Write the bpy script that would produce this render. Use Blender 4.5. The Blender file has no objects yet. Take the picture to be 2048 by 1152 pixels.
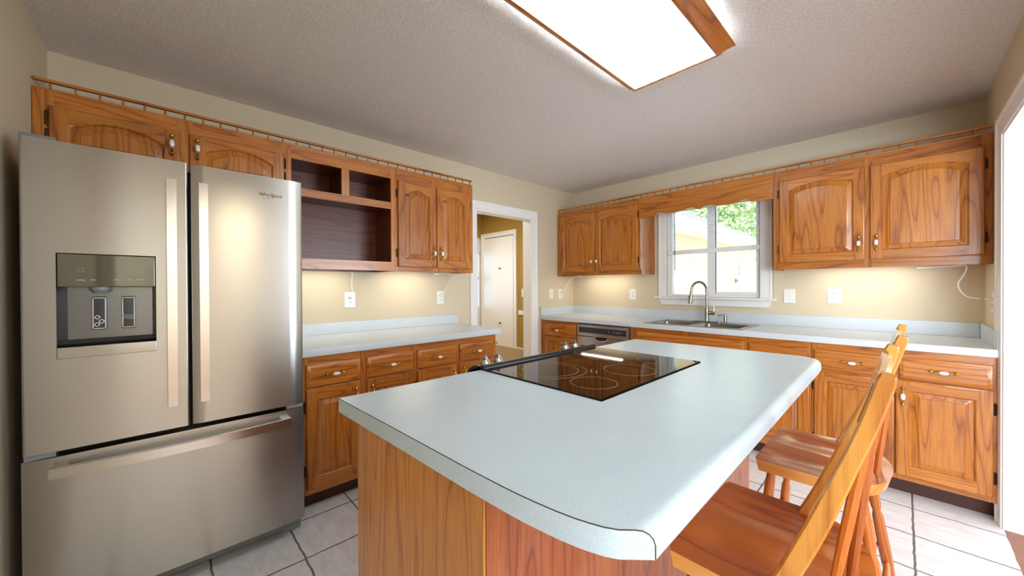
import bpy, bmesh, math, random
from mathutils import Vector, Matrix
random.seed(4)
SC = bpy.context.scene
COL = SC.collection
PI = math.pi
# ------------------------------------------------------------------ camera
def make_camera():
    yaw, pit, rol = math.radians(46.727), math.radians(-0.3248), math.radians(-0.2893)
    F = Vector((-math.sin(yaw)*math.cos(pit), math.cos(yaw)*math.cos(pit), math.sin(pit)))
    R = Vector((math.cos(yaw), math.sin(yaw), 0)); U = R.cross(F)
    c, s = math.cos(rol), math.sin(rol)
    R2 = R*c + U*s; U2 = U*c - R*s
    m = Matrix(((R2.x, U2.x, -F.x, 2.8721), (R2.y, U2.y, -F.y, -3.7772), (R2.z, U2.z, -F.z, 1.2583), (0, 0, 0, 1)))
    cd = bpy.data.cameras.new('camera'); co = bpy.data.objects.new('camera', cd)
    COL.objects.link(co); co.matrix_world = m
    cd.sensor_width = 36; cd.sensor_fit = 'HORIZONTAL'; cd.lens = 36*736.23/2048
    cd.clip_start = 0.02; cd.clip_end = 200
    SC.camera = co
make_camera()
# ------------------------------------------------------------------ world, sun, exposure
SC.view_settings.view_transform = 'Standard'; SC.view_settings.look = 'None'
SC.view_settings.gamma = 1.0; SC.view_settings.use_curve_mapping = False
SC.view_settings.exposure = 0.6
SC.cycles.max_bounces = 10; SC.cycles.diffuse_bounces = 6; SC.cycles.glossy_bounces = 5
SC.cycles.transmission_bounces = 8; SC.cycles.sample_clamp_indirect = 6.0
SC.cycles.caustics_reflective = False; SC.cycles.caustics_refractive = False
W = bpy.data.worlds.new('sky'); SC.world = W; W.use_nodes = True
_bg = W.node_tree.nodes['Background']
_bg.inputs[0].default_value = (0.72, 0.86, 1.0, 1); _bg.inputs[1].default_value = 3.2
def lamp(name, kind, loc, energy, color, rot=(0, 0, 0), size=None, size_y=None):
    l = bpy.data.lights.new(name, kind); l.energy = energy; l.color = color
    if kind == 'AREA':
        l.shape = 'RECTANGLE'; l.size = size; l.size_y = size_y or size
    o = bpy.data.objects.new(name, l); o.location = loc; o.rotation_euler = rot; COL.objects.link(o)
    return o
_sun = lamp('sun', 'SUN', (8, -8, 12), 2.2, (1.0, 0.95, 0.86), (math.radians(36), 0, math.radians(38)))
_sun.data.angle = 0.01
# daylight from an added, unseen south window, tilted up to fill the ceiling
lamp('south_daylight_fill', 'AREA', (4.95, -5.55, 1.15), 215, (0.72, 0.87, 1.0), (math.radians(90+50), 0, 0), 2.7, 2.0)
lamp('east_fill', 'AREA', (6.95, -0.70, 1.25), 140, (0.72, 0.87, 1.0), (0, math.radians(90+48), 0), 1.9, 2.0)  # added fill at an unseen east opening, brightens the west wall and ceiling
# neighbouring rooms: added hall fill with no visible lamp, then dining ceiling lamps
lamp('hall_fill', 'AREA', (-1.1, -1.3, 2.38), 19, (1.0, 0.95, 0.86), (0, 0, 0), 0.5, 0.5)
for _y in (-3.22, -3.06):
    lamp('dining_lamp', 'POINT', (4.2, _y, 2.14), 8, (1.0, 0.82, 0.55)).data.shadow_soft_size = 0.035
LAMP_STRENGTH = 4.3      # diffuser of the kitchen's ceiling lamp
STRIP_STRENGTH = 15.0     # under-cabinet strip lamps

# ------------------------------------------------------------------ materials
def s2l(c):
    c = c/255.0
    return c/12.92 if c <= 0.04045 else ((c+0.055)/1.055)**2.4
def rgb(r, g, b): return (s2l(r), s2l(g), s2l(b), 1.0)
class NT:
    def __init__(self, name):
        self.m = bpy.data.materials.new(name); self.m.use_nodes = True
        self.t = self.m.node_tree; self.b = self.t.nodes['Principled BSDF']
    def n(self, kind, **kw):
        x = self.t.nodes.new(kind)
        for k, v in kw.items():
            if k.startswith('_'): x.inputs[k[1:].replace('_', ' ')].default_value = v
            else: setattr(x, k, v)
        return x
    def l(self, a, b): self.t.links.new(a, b)
    def ramp(self, fac, stops):
        r = self.n('ShaderNodeValToRGB'); e = r.color_ramp.elements
        while len(e) < len(stops): e.new(0.5)
        for el, (p, c) in zip(e, stops): el.position = p; el.color = c
        self.l(fac, r.inputs[0]); return r.outputs[0]
    def math(self, op, a, b=None, c=None):
        x = self.n('ShaderNodeMath', operation=op)
        for i, v in enumerate((a, b, c)):
            if v is None: continue
            if isinstance(v, (int, float)): x.inputs[i].default_value = v
            else: self.l(v, x.inputs[i])
        return x.outputs[0]
    def mix(self, fac, a, b, mode='MIX'):
        x = self.n('ShaderNodeMix', data_type='RGBA', blend_type=mode)
        if isinstance(fac, (int, float)): x.inputs[0].default_value = fac
        else: self.l(fac, x.inputs[0])
        for i, v in ((6, a), (7, b)):
            if isinstance(v, tuple): x.inputs[i].default_value = v
            else: self.l(v, x.inputs[i])
        return x.outputs[2]
    def bump(self, h, strength, dist=0.01):
        x = self.n('ShaderNodeBump'); x.inputs['Strength'].default_value = strength; x.inputs['Distance'].default_value = dist
        self.l(h, x.inputs['Height']); self.l(x.outputs[0], self.b.inputs['Normal'])
    def noise(self, vec, scale, detail=3, rough=0.5, dist=0.0):
        x = self.n('ShaderNodeTexNoise'); x.inputs['Scale'].default_value = scale; x.inputs['Detail'].default_value = detail
        x.inputs['Roughness'].default_value = rough; x.inputs['Distortion'].default_value = dist
        if vec is not None: self.l(vec, x.inputs['Vector'])
        return x.outputs[0]
    def coords(self, scale=(1, 1, 1), rand=True):
        tc = self.n('ShaderNodeTexCoord'); v = tc.outputs['Object']
        if rand:
            oi = self.n('ShaderNodeObjectInfo'); cb = self.n('ShaderNodeCombineXYZ')
            r = oi.outputs['Random']
            self.l(self.math('MULTIPLY', r, 13.7), cb.inputs[0]); self.l(self.math('MULTIPLY', r, 29.3), cb.inputs[1]); self.l(self.math('MULTIPLY', r, 41.1), cb.inputs[2])
            a = self.n('ShaderNodeVectorMath', operation='ADD'); self.l(v, a.inputs[0]); self.l(cb.outputs[0], a.inputs[1]); v = a.outputs[0]
        mp = self.n('ShaderNodeVectorMath', operation='MULTIPLY'); self.l(v, mp.inputs[0]); mp.inputs[1].default_value = scale
        return mp.outputs[0]
    def set(self, **kw):
        for k, v in kw.items(): self.b.inputs[k.replace('_', ' ')].default_value = v
MATS = {}
def plain(name, col, rough=0.5, metal=0.0, coat=0.0, spec=None, bump=None):
    t = NT(name); t.set(Base_Color=col, Roughness=rough, Metallic=metal, Coat_Weight=coat)
    t.b.inputs['Coat Roughness'].default_value = 0.12
    v = t.coords((1, 1, 1), False)                                   # slight procedural mottling
    n = t.noise(v, 35, 3)
    dark = tuple(c*0.93 for c in col[:3])+(1,)
    t.l(t.mix(n, dark, col), t.b.inputs['Base Color'])
    if bump: t.bump(t.noise(v, bump[0], 4), bump[1], 0.004)
    MATS[name] = t.m; return t.m
def wood(name, axis, light, mid, dark, rings=13.0, rough=0.34, coat=0.35, pore=0.5, cross=6.0, along=0.5):
    t = NT(name)
    sc = [cross]*3; sc[axis] = along
    v = t.coords(tuple(sc))
    f = t.noise(v, 1.0, 2.0, 0.45, 0.25)
    r = t.math('FRACT', t.math('MULTIPLY', f, rings))
    sp = [260]*3; sp[axis] = 7
    vp = t.coords(tuple(sp))
    p = t.noise(vp, 1.0, 2.0, 0.6)
    sl = [1.7]*3; sl[axis] = 0.35
    big = t.noise(t.coords(tuple(sl)), 1.0, 2.0)
    c1 = t.ramp(r, [(0.0, dark), (0.09, mid), (0.50, light), (0.90, mid), (1.0, dark)])
    pc = t.ramp(p, [(0.36, (0.45, 0.36, 0.28, 1)), (0.50, (1, 1, 1, 1))])
    c2 = t.mix(pore, c1, t.mix(1.0, c1, pc, 'MULTIPLY'))
    bc = t.ramp(big, [(0.3, (0.80, 0.76, 0.72, 1)), (0.7, (1.12, 1.12, 1.12, 1))])
    c3 = t.mix(1.0, c2, bc, 'MULTIPLY')
    t.l(c3, t.b.inputs['Base Color'])
    t.set(Roughness=rough, Coat_Weight=coat); t.b.inputs['Coat Roughness'].default_value = 0.14
    t.bump(p, 0.12, 0.002)
    MATS[name] = t.m; return t.m
OL, OM, OD = rgb(196, 124, 44), rgb(184, 108, 34), rgb(144, 78, 22)
for i, a in enumerate('xyz'):
    wood('oak_'+a, i, OL, OM, OD)
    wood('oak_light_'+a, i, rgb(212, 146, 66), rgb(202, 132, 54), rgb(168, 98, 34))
    wood('oak_red_'+a, i, rgb(168, 88, 32), rgb(152, 74, 24), rgb(112, 48, 14))  # island back panel: shade under the overhang put into the oak colour
    wood('oak_dark_'+a, i, rgb(124, 60, 30), rgb(108, 48, 24), rgb(76, 32, 17), rough=0.4, coat=0.15)  # cubby interior: oak darkened so its colour carries the shadow inside
    wood('pine_'+a, i, rgb(214, 152, 72), rgb(208, 140, 60), rgb(184, 112, 44), rings=4.0, rough=0.22, coat=0.6, pore=0.25)
    wood('cherry_'+a, i, rgb(184, 102, 38), rgb(172, 88, 30), rgb(140, 62, 18), rings=4.0, rough=0.22, coat=0.6, pore=0.3)
plain('brass', rgb(214, 168, 84), 0.22, 1.0)
plain('ceramic', rgb(238, 238, 240), 0.12, 0.0, 0.6)
plain('bronze', rgb(74, 58, 40), 0.4, 0.9)
plain('toe_black', rgb(70, 34, 18), 0.6)
plain('white_paint', rgb(243, 242, 240), 0.38)
plain('white_plastic', rgb(240, 240, 236), 0.3)
plain('slot_dark', rgb(60, 56, 52), 0.6)
plain('chrome', rgb(200, 200, 202), 0.12, 1.0)
plain('nickel', rgb(166, 160, 152), 0.27, 1.0)
plain('sink_steel', rgb(164, 160, 154), 0.28, 1.0)
plain('black_enamel', rgb(18, 26, 40), 0.12, 0.0, 0.7)
plain('black_glass', rgb(9, 6, 5), 0.03, 0.0, 0.0)
plain('ring_grey', rgb(168, 164, 158), 0.4)
plain('dark_panel', rgb(44, 50, 62), 0.25)
plain('fridge_grey', rgb(120, 122, 124), 0.45)
plain('gasket', rgb(20, 20, 22), 0.7)
plain('seam_brown', rgb(62, 48, 42), 0.7)
plain('grey_plastic', rgb(132, 140, 146), 0.4)
plain('mustard_paint', rgb(176, 144, 66), 0.7)
plain('beige_carpet', rgb(196, 176, 144), 0.95, bump=(300, 0.4))
plain('siding', rgb(226, 204, 160), 0.7)
plain('shingle', rgb(150, 146, 150), 0.9, bump=(60, 0.5))
plain('concrete', rgb(200, 198, 190), 0.9)
plain('bark', rgb(92, 74, 56), 0.9)
def paint_wall(name, col):
    t = NT(name); v = t.coords((1, 1, 1), False)
    n = t.noise(v, 2.2, 3)
    t.l(t.mix(n, tuple(c*0.95 for c in col[:3])+(1,), col), t.b.inputs['Base Color'])
    t.set(Roughness=0.62); t.bump(t.noise(v, 160, 3), 0.08, 0.003); MATS[name] = t.m
paint_wall('beige_paint', rgb(215, 201, 173))
def ceiling_mat():
    t = NT('popcorn'); v = t.coords((1, 1, 1), False)
    n1 = t.noise(v, 95, 3, 0.65); n2 = t.noise(v, 210, 2, 0.6)
    h = t.math('ADD', t.math('MULTIPLY', n1, 0.7), t.math('MULTIPLY', n2, 0.5))
    t.l(t.ramp(n1, [(0.30, rgb(222, 219, 214)), (0.62, rgb(244, 242, 238))]), t.b.inputs['Base Color'])
    t.set(Roughness=0.9); t.bump(h, 0.9, 0.012); MATS['popcorn'] = t.m
ceiling_mat()
def laminate(name, c0, c1):
    t = NT(name); v = t.coords((1, 1, 1), False)
    n = t.noise(v, 260, 3, 0.7); m = t.noise(v, 9, 3)
    c = t.ramp(n, [(0.30, c0), (0.60, c1)])
    c = t.mix(1.0, c, t.ramp(m, [(0.3, (0.95, 0.95, 0.96, 1)), (0.7, (1, 1, 1, 1))]), 'MULTIPLY')
    t.l(c, t.b.inputs['Base Color']); t.set(Roughness=0.28); MATS[name] = t.m
laminate('laminate', rgb(198, 207, 214), rgb(213, 220, 226))
laminate('laminate_daylit', rgb(180, 200, 210), rgb(197, 213, 222))  # same laminate with the blue daylight tint worked into its colour
def tile_mat():
    t = NT('floor_tile'); tc = t.n('ShaderNodeTexCoord'); sp = t.n('ShaderNodeSeparateXYZ'); t.l(tc.outputs['Object'], sp.inputs[0])
    wob = t.noise(tc.outputs['Object'], 14, 3)
    pitch = 0.322
    def line(o, off):
        w = t.math('MULTIPLY', t.math('SUBTRACT', wob, 0.5), 0.012)
        f = t.math('FRACT', t.math('DIVIDE', t.math('ADD', t.math('SUBTRACT', o, off), w), pitch))
        return t.math('MULTIPLY', t.math('MINIMUM', f, t.math('SUBTRACT', 1.0, f)), pitch)
    d = t.math('MINIMUM', line(sp.outputs[0], 2.909-0.322*10), line(sp.outputs[1], -0.738-0.322*12))
    g = t.n('ShaderNodeMapRange'); t.l(d, g.inputs[0]); g.inputs[1].default_value = 0.0030; g.inputs[2].default_value = 0.0055
    st = t.n('ShaderNodeVectorMath', operation='MULTIPLY'); t.l(tc.outputs['Object'], st.inputs[0]); st.inputs[1].default_value = (3, 9, 1)
    n = t.noise(st.outputs[0], 3.0, 5, 0.6, 0.6)
    c = t.ramp(n, [(0.3, rgb(222, 221, 224)), (0.7, rgb(244, 243, 246))])
    t.l(t.mix(g.outputs[0], rgb(112, 110, 112), c), t.b.inputs['Base Color'])
    r = t.n('ShaderNodeMapRange'); t.l(g.outputs[0], r.inputs[0]); r.inputs[3].default_value = 0.85; r.inputs[4].default_value = 0.36
    t.l(r.outputs[0], t.b.inputs['Roughness']); t.bump(g.outputs[0], 0.5, 0.004); MATS['floor_tile'] = t.m
tile_mat()
def plank_floor():
    t = NT('wood_floor'); v = t.coords((1, 1, 1), False)
    b = t.n('ShaderNodeTexBrick'); t.l(v, b.inputs['Vector']); b.inputs['Scale'].default_value = 1.0
    b.inputs['Brick Width'].default_value = 1.2; b.inputs['Row Height'].default_value = 0.09; b.inputs['Mortar Size'].default_value = 0.0015
    b.inputs['Color1'].default_value = rgb(150, 92, 62); b.inputs['Color2'].default_value = rgb(132, 78, 52); b.inputs['Mortar'].default_value = rgb(70, 40, 28)
    n = t.noise(t.coords((2, 40, 2), False), 3.0, 3)
    t.l(t.mix(0.35, b.outputs[0], t.mix(1.0, b.outputs[0], t.ramp(n, [(0.3, (0.6, 0.6, 0.6, 1)), (0.7, (1.2, 1.2, 1.2, 1))]), 'MULTIPLY')), t.b.inputs['Base Color'])
    t.set(Roughness=0.3); MATS['wood_floor'] = t.m
plank_floor()
def steel(name, col, rough, aniso, axis):
    t = NT(name)
    sc = [420]*3; sc[axis] = 2.0
    n = t.noise(t.coords(tuple(sc)), 1.0, 2, 0.6)
    t.l(t.mix(n, tuple(c*0.93 for c in col[:3])+(1,), col), t.b.inputs['Base Color'])
    t.set(Metallic=1.0, Roughness=rough, Anisotropic=aniso); t.b.inputs['Anisotropic Rotation'].default_value = 0.25
    tg = t.n('ShaderNodeTangent', direction_type='RADIAL', axis='Z'); t.l(tg.outputs[0], t.b.inputs['Tangent'])
    MATS[name] = t.m
steel('stainless', rgb(184, 181, 177), 0.27, 0.85, 0)
steel('handle_steel', rgb(226, 222, 218), 0.26, 0.3, 2)
def emis(name, col, strength):
    m = bpy.data.materials.new(name); m.use_nodes = True; nt = m.node_tree
    nt.nodes.remove(nt.nodes['Principled BSDF']); e = nt.nodes.new('ShaderNodeEmission')
    e.inputs[0].default_value = col; e.inputs[1].default_value = strength
    nt.links.new(e.outputs[0], nt.nodes['Material Output'].inputs[0]); MATS[name] = m
emis('diffuser', (0.86, 0.95, 1.0, 1), LAMP_STRENGTH)
emis('tube_glow', (0.86, 0.95, 1.0, 1), 40.0)
emis('strip_glow', (1.0, 0.92, 0.76, 1), STRIP_STRENGTH)
def glass(name, col, rough=0.0):
    m = bpy.data.materials.new(name); m.use_nodes = True; nt = m.node_tree
    nt.nodes.remove(nt.nodes['Principled BSDF'])
    tr = nt.nodes.new('ShaderNodeBsdfTransparent'); tr.inputs[0].default_value = col
    gl = nt.nodes.new('ShaderNodeBsdfGlossy'); gl.inputs['Roughness'].default_value = rough
    fr = nt.nodes.new('ShaderNodeFresnel'); fr.inputs[0].default_value = 1.45
    mx = nt.nodes.new('ShaderNodeMixShader'); nt.links.new(fr.outputs[0], mx.inputs[0])
    nt.links.new(tr.outputs[0], mx.inputs[1]); nt.links.new(gl.outputs[0], mx.inputs[2])
    nt.links.new(mx.outputs[0], nt.nodes['Material Output'].inputs[0]); MATS[name] = m
glass('pane_glass', (0.97, 0.98, 0.98, 1))
def blind_mat():
    t = NT('blind_slat'); t.set(Base_Color=rgb(240, 240, 240), Roughness=0.5)
    t.l(t.mix(t.noise(t.coords((1, 1, 1), False), 20, 2), rgb(228, 228, 230), rgb(244, 244, 244)), t.b.inputs['Base Color'])
    MATS['blind_slat'] = t.m
blind_mat()
def leaf_mat():
    t = NT('leaf'); n = t.noise(t.coords((1, 1, 1), False), 3.0, 3)
    t.l(t.ramp(n, [(0.3, rgb(120, 150, 84)), (0.7, rgb(186, 206, 140))]), t.b.inputs['Base Color']); t.set(Roughness=0.6); MATS['leaf'] = t.m
leaf_mat()

# ------------------------------------------------------------------ mesh helpers
def B(): return bmesh.new()
def box(b, x0, x1, y0, y1, z0, z1, mi=0, bev=0.0, seg=2):
    vs = [b.verts.new((x, y, z)) for x in (x0, x1) for y in (y0, y1) for z in (z0, z1)]
    fs = []
    for q in ((0, 1, 3, 2), (4, 6, 7, 5), (0, 4, 5, 1), (2, 3, 7, 6), (0, 2, 6, 4), (1, 5, 7, 3)):
        f = b.faces.new([vs[i] for i in q]); f.material_index = mi; fs.append(f)
    if bev:
        es = list({e for f in fs for e in f.edges})
        r = bmesh.ops.bevel(b, geom=es, offset=bev, segments=seg, affect='EDGES', profile=0.5)
        for f in r['faces']: f.material_index = mi
    return vs
def face(b, pts, mi=0):
    f = b.faces.new([b.verts.new(p) for p in pts]); f.material_index = mi; return f
def bridge(b, la, lb, mi=0, closed=True):
    n = len(la)
    for i in range(n if closed else n-1):
        j = (i+1) % n
        try:
            f = b.faces.new((la[i], la[j], lb[j], lb[i])); f.material_index = mi
        except ValueError: pass
def loops(b, rings, mi=0, cap0=False, cap1=False, closed=True):
    vs = [[b.verts.new(p) for p in r] for r in rings]
    for a, c in zip(vs, vs[1:]): bridge(b, a, c, mi, closed)
    if cap0: f = b.faces.new(vs[0][::-1]); f.material_index = mi
    if cap1: f = b.faces.new(vs[-1]); f.material_index = mi
    return vs
def frame_of(d):
    d = Vector(d).normalized(); u = Vector((0, 0, 1)) if abs(d.z) < 0.9 else Vector((1, 0, 0))
    a = d.cross(u).normalized(); return a, d.cross(a).normalized()
def lathe(b, prof, org=(0, 0, 0), axis=(0, 0, 1), n=16, mi=0, cap=True):
    o = Vector(org); d = Vector(axis).normalized(); a, c = frame_of(d)
    rings = [[o + d*h + (a*math.cos(2*PI*k/n) + c*math.sin(2*PI*k/n))*r for k in range(n)] for r, h in prof]
    loops(b, rings, mi, cap, cap)
def tube(b, pts, rad, n=10, mi=0, cap=True, flat=None):
    pts = [Vector(p) for p in pts]; rings = []; pa = None
    for i, p in enumerate(pts):
        d = (pts[min(i+1, len(pts)-1)] - pts[max(i-1, 0)]).normalized()
        if pa is None: a, c = frame_of(d)
        else:
            a = (pa - d*pa.dot(d)).normalized(); c = d.cross(a)
        pa = a
        r = rad[i] if isinstance(rad, (list, tuple)) else rad
        rings.append([p + (a*math.cos(2*PI*k/n) + c*math.sin(2*PI*k/n))*r for k in range(n)])
    loops(b, rings, mi, cap, cap)
def spline(pts, k=6):
    pts = [Vector(p) for p in pts]; out = []
    for i in range(len(pts)-1):
        p0, p1, p2, p3 = pts[max(i-1, 0)], pts[i], pts[i+1], pts[min(i+2, len(pts)-1)]
        for j in range(k):
            t = j/k
            out.append(0.5*((2*p1) + (p2-p0)*t + (2*p0-5*p1+4*p2-p3)*t*t + (3*p1-p0-3*p2+p3)*t**3))
    out.append(pts[-1]); return out
def prism(b, poly, fn, d0, d1, mi=0):
    """extrude 2-D polygon; fn(u, v, d) -> 3-D"""
    loops(b, [[Vector(fn(u, v, d0)) for u, v in poly], [Vector(fn(u, v, d1)) for u, v in poly]], mi, True, True)
def obj(name, b, mats, parent=None, loc=(0, 0, 0), smooth=35):
    me = bpy.data.meshes.new(name)
    bmesh.ops.recalc_face_normals(b, faces=b.faces)
    if smooth:
        lim = math.radians(smooth)
        for f in b.faces: f.smooth = True
        for e in b.edges:
            if len(e.link_faces) != 2 or e.calc_face_angle(0) > lim: e.smooth = False
    b.to_mesh(me); b.free()
    for m in (mats if isinstance(mats, (list, tuple)) else [mats]): me.materials.append(MATS[m])
    o = bpy.data.objects.new(name, me); COL.objects.link(o); o.location = loc
    if parent: o.parent = parent
    if smooth: o.modifiers.new('weighted', 'WEIGHTED_NORMAL').keep_sharp = True
    return o
def tag(o, label, cat, group=None):
    o['label'] = label; o['category'] = cat
    if group: o['group'] = group
    return o
def thing(name, label, cat, loc=(0, 0, 0), rz=0, group=None):
    o = bpy.data.objects.new(name, None); COL.objects.link(o); o.empty_display_size = 0.1
    o.location = loc; o.rotation_euler = (0, 0, rz)
    return tag(o, label, cat, group)
def struct(name, b=None, mats=None, parent=None, loc=(0, 0, 0), smooth=35):
    if b is None:
        o = bpy.data.objects.new(name, None); COL.objects.link(o); o.location = loc
    else: o = obj(name, b, mats, parent, loc, smooth)
    if not parent: o['kind'] = 'structure'
    return o
def kids(o): return [c for c in bpy.data.objects if c.parent == o]
def dup(o, parent=None):
    c = o.copy(); COL.objects.link(c)
    if parent: c.parent = parent
    for k in kids(o): dup(k, c)
    return c

# ------------------------------------------------------------------ room
ZC, XC, YD = 2.4214, 3.228, -4.19
TH = 0.12
# floors
b = B(); box(b, 0, XC, YD, 0, -0.06, 0); struct('floor', b, 'floor_tile')
b = B(); box(b, XC, 7.0, -5.6, 1.2, -0.06, 0.0); struct('floor_dining', b, 'wood_floor')
b = B(); box(b, -2.0, 0, -2.4, 0, -0.06, 0.0); struct('floor_hall', b, 'beige_carpet')
b = B(); box(b, -2.15, 7.12, -5.7, 1.3, ZC, ZC+0.1); struct('ceiling', b, 'popcorn')
# wall with the refrigerator (x = 0), doorway y -1.563 .. -0.765
DY0, DY1, DZ = -1.563, -0.765, 2.02
b = B(); box(b, -TH, 0, YD-TH, DY0, 0, ZC); box(b, -TH, 0, DY1, TH, 0, ZC); box(b, -TH, 0, DY0, DY1, DZ, ZC)
struct('wall_west', b, 'beige_paint')
# window wall (y = 0)
WX0, WX1, WZ0, WZ1 = 1.19, 2.03, 1.14, 2.08
b = B(); box(b, 0, WX0, 0, TH, 0, ZC); box(b, WX1, XC+TH, 0, TH, 0, ZC); box(b, WX0, WX1, 0, TH, 0, WZ0); box(b, WX0, WX1, 0, TH, WZ1, ZC)
struct('wall_north', b, 'beige_paint')
# right wall with wide cased opening
OY0, OY1, OZ = -4.10, -0.65, 2.035
b = B(); box(b, XC, XC+TH, OY1, 0, 0, ZC); box(b, XC, XC+TH, YD-TH, OY0, 0, ZC); box(b, XC, XC+TH, OY0, OY1, OZ, ZC)
struct('wall_east', b, 'beige_paint')
b = B(); box(b, 0, XC, YD-TH, YD, 0, ZC); struct('wall_south', b, 'beige_paint')
# hall room behind the doorway
b = B(); box(b, -1.835, -TH, 0.0, TH, 0, ZC); struct('wall_hall_north', b, 'mustard_paint')
b = B(); box(b, -1.955, -1.835, -0.02, TH, 0, ZC); box(b, -1.955, -1.835, -0.80, -0.02, 2.04, ZC); box(b, -1.955, -1.835, -2.4, -0.80, 0, ZC); struct('wall_hall_west', b, 'mustard_paint')
b = B(); box(b, -1.835, -TH, -2.52, -2.4, 0, ZC); struct('wall_hall_south', b, 'mustard_paint')
b = B(); box(b, -1.02, -0.90, -0.62, -0.50, 0.0, 0.50, 0, 0.004); 
box(b, -1.02, -TH-0.002, -0.60, -0.52, 0.0, 0.48)
struct('wall_hall_half', b, 'beige_carpet')
# dining room shell
b = B(); box(b, 7.0, TH+7.0, -5.7, -1.70, 0, ZC); box(b, 7.0, TH+7.0, 0.30, 1.3, 0, ZC); box(b, 7.0, TH+7.0, -1.70, 0.30, 2.2, ZC); box(b, 7.0, TH+7.0, -1.70, 0.30, 0, 0.3)
struct('wall_dining_east', b, 'beige_paint')
b = B(); box(b, XC+TH, 7.0, 1.2, 1.3, 0, ZC); struct('wall_dining_north', b, 'beige_paint')
b = B(); box(b, XC+TH, 3.55, -5.7, -5.6, 0, ZC); box(b, 6.35, 7.0, -5.7, -5.6, 0, ZC); box(b, 3.55, 6.35, -5.7, -5.6, 2.2, ZC); box(b, 3.55, 6.35, -5.7, -5.6, 0, 0.1); struct('wall_dining_south', b, 'beige_paint')
# casings
def casing_u(b, a0, a1, zt, fn, w=0.075):
    """mitred casing round an opening a0..a1 wide and zt high; fn(a, d, z) -> 3-D, d = stand-off from the wall"""
    sec = [(-0.006, 0.0), (-0.006, 0.011), (0.002, 0.014), (w-0.024, 0.017), (w-0.018, 0.023), (w-0.003, 0.023), (w, 0.020), (w, 0.0)]
    rings = []
    for k in range(4):
        r = []
        for o, d in sec:
            a = a0-o if k < 2 else a1+o; z = 0.0 if k in (0, 3) else zt+o
            r.append(fn(a, d, z))
        rings.append(r)
    loops(b, rings, 0, True, True)
def jamb(b, a0, a1, zt, fn, d0, d1, th=0.018):
    for q in ((a0, a0+th, 0, zt), (a1-th, a1, 0, zt), (a0+th, a1-th, zt-th, zt)):
        p, r = fn(q[0], d0, q[2]), fn(q[1], d1, q[3])
        box(b, min(p[0], r[0]), max(p[0], r[0]), min(p[1], r[1]), max(p[1], r[1]), q[2], q[3])
cw = 0.075
fA = lambda a, d, z: (0.0005+d, a, z)
b = B(); casing_u(b, DY0, DY1, DZ, fA); jamb(b, DY0, DY1, DZ, fA, -TH-0.002, 0.004); struct('trim_1', b, 'white_paint')
fC = lambda a, d, z: (XC-0.0005-d, a, z)
b = B(); casing_u(b, OY0, OY1, OZ, fC); jamb(b, OY0, OY1, OZ, fC, -TH-0.002, 0.004); struct('trim_2', b, 'white_paint')
b = B(); box(b, -0.99, -TH-0.001, -0.022, 0.0, 0.835, 0.90, 0, 0.006); struct('trim_3', b, 'white_paint')      # chair rail in the hall
b = B(); box(b, 0.0, 0.012, -0.685, -0.64, 0, 0.09, 0, 0.003); struct('baseboard_west', b, 'white_paint')
# closet door in the hall
dr = struct('door_1', loc=(0, 0, 0))
b = B(); box(b, -1.764, -1.086, -0.03, -0.004, 0.012, 2.012, 0, 0.003); struct('door_panel', b, 'white_paint', dr)
b = B(); box(b, -1.764, -1.086, -0.012, -0.001, 2.012, 2.03); struct('door_track', b, 'slot_dark', dr)
b = B()
casing_u(b, -1.770, -1.080, 2.03, lambda a, d, z: (a, -0.0005-d*1.5, z), 0.065)
struct('door_casing', b, 'white_paint', dr)
for z in (1.527, 0.69):
    b = B(); lathe(b, [(0.007, 0), (0.007, 0.012), (0.012, 0.016), (0.014, 0.024), (0.008, 0.03)], (-1.366, -0.03, z), (0, -1, 0), 12)
    struct('door_knob', b, 'bronze', dr)
# half-glazed outside door of the hall, at the left end
dr = struct('door_2')
b = B()
X0, X1 = -1.900, -1.860
YS = -0.050
box(b, X0, X1, -0.80, -0.70, 0.0, 2.04); box(b, X0, X1, YS, -0.021, 0.0, 2.04); box(b, X0, X1, -0.70, YS, 1.92, 2.04); box(b, X0, X1, -0.70, YS, 1.36, 1.41); box(b, X0, X1, -0.70, YS, 0.0, 0.92)
box(b, X1, X1+0.006, -0.66, -0.09, 0.15, 0.80, 0, 0.004)
struct('door_panel', b, 'white_paint', dr)
b = B(); box(b, -1.883, -1.876, -0.70, YS, 1.41, 1.92); struct('pane', b, 'pane_glass', dr)
b = B(); box(b, -1.883, -1.876, -0.70, YS, 0.92, 1.36); struct('pane', b, 'pane_glass', dr)
b = B()
for k in range(5): tube(b, [(-1.850, -0.70, 1.80+k*0.028), (-1.850, -0.035, 1.80+k*0.028)], 0.014, 8)
struct('rolled_blind', b, 'white_plastic', dr)
# window over the sink
wn = struct('window_1')
b = B()
C0, C1 = 1.118, 2.112
box(b, C0, 1.20, -0.020, -0.001, 1.14, 2.10, 0, 0.004); box(b, 2.02, C1, -0.020, -0.001, 1.14, 2.10, 0, 0.004)
box(b, C0, C0+0.02, -0.026, -0.001, 1.14, 2.10, 0, 0.004); box(b, C1-0.02, C1, -0.026, -0.001, 1.14, 2.10, 0, 0.004)
box(b, 1.20, 2.02, -0.020, -0.001, 2.05, 2.10, 0, 0.004)
struct('window_casing', b, 'white_paint', wn)
b = B(); box(b, 1.085, 2.135, -0.05, 0.03, 1.120, 1.141, 0, 0.006); struct('window_sill', b, 'white_paint', wn)
b = B(); prism(b, [(1.118, 1.120), (2.104, 1.120), (2.082, 1.060), (1.146, 1.060)], lambda u, v, d: (u, d, v), -0.018, -0.001); struct('window_apron', b, 'white_paint', wn)
b = B()
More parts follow.
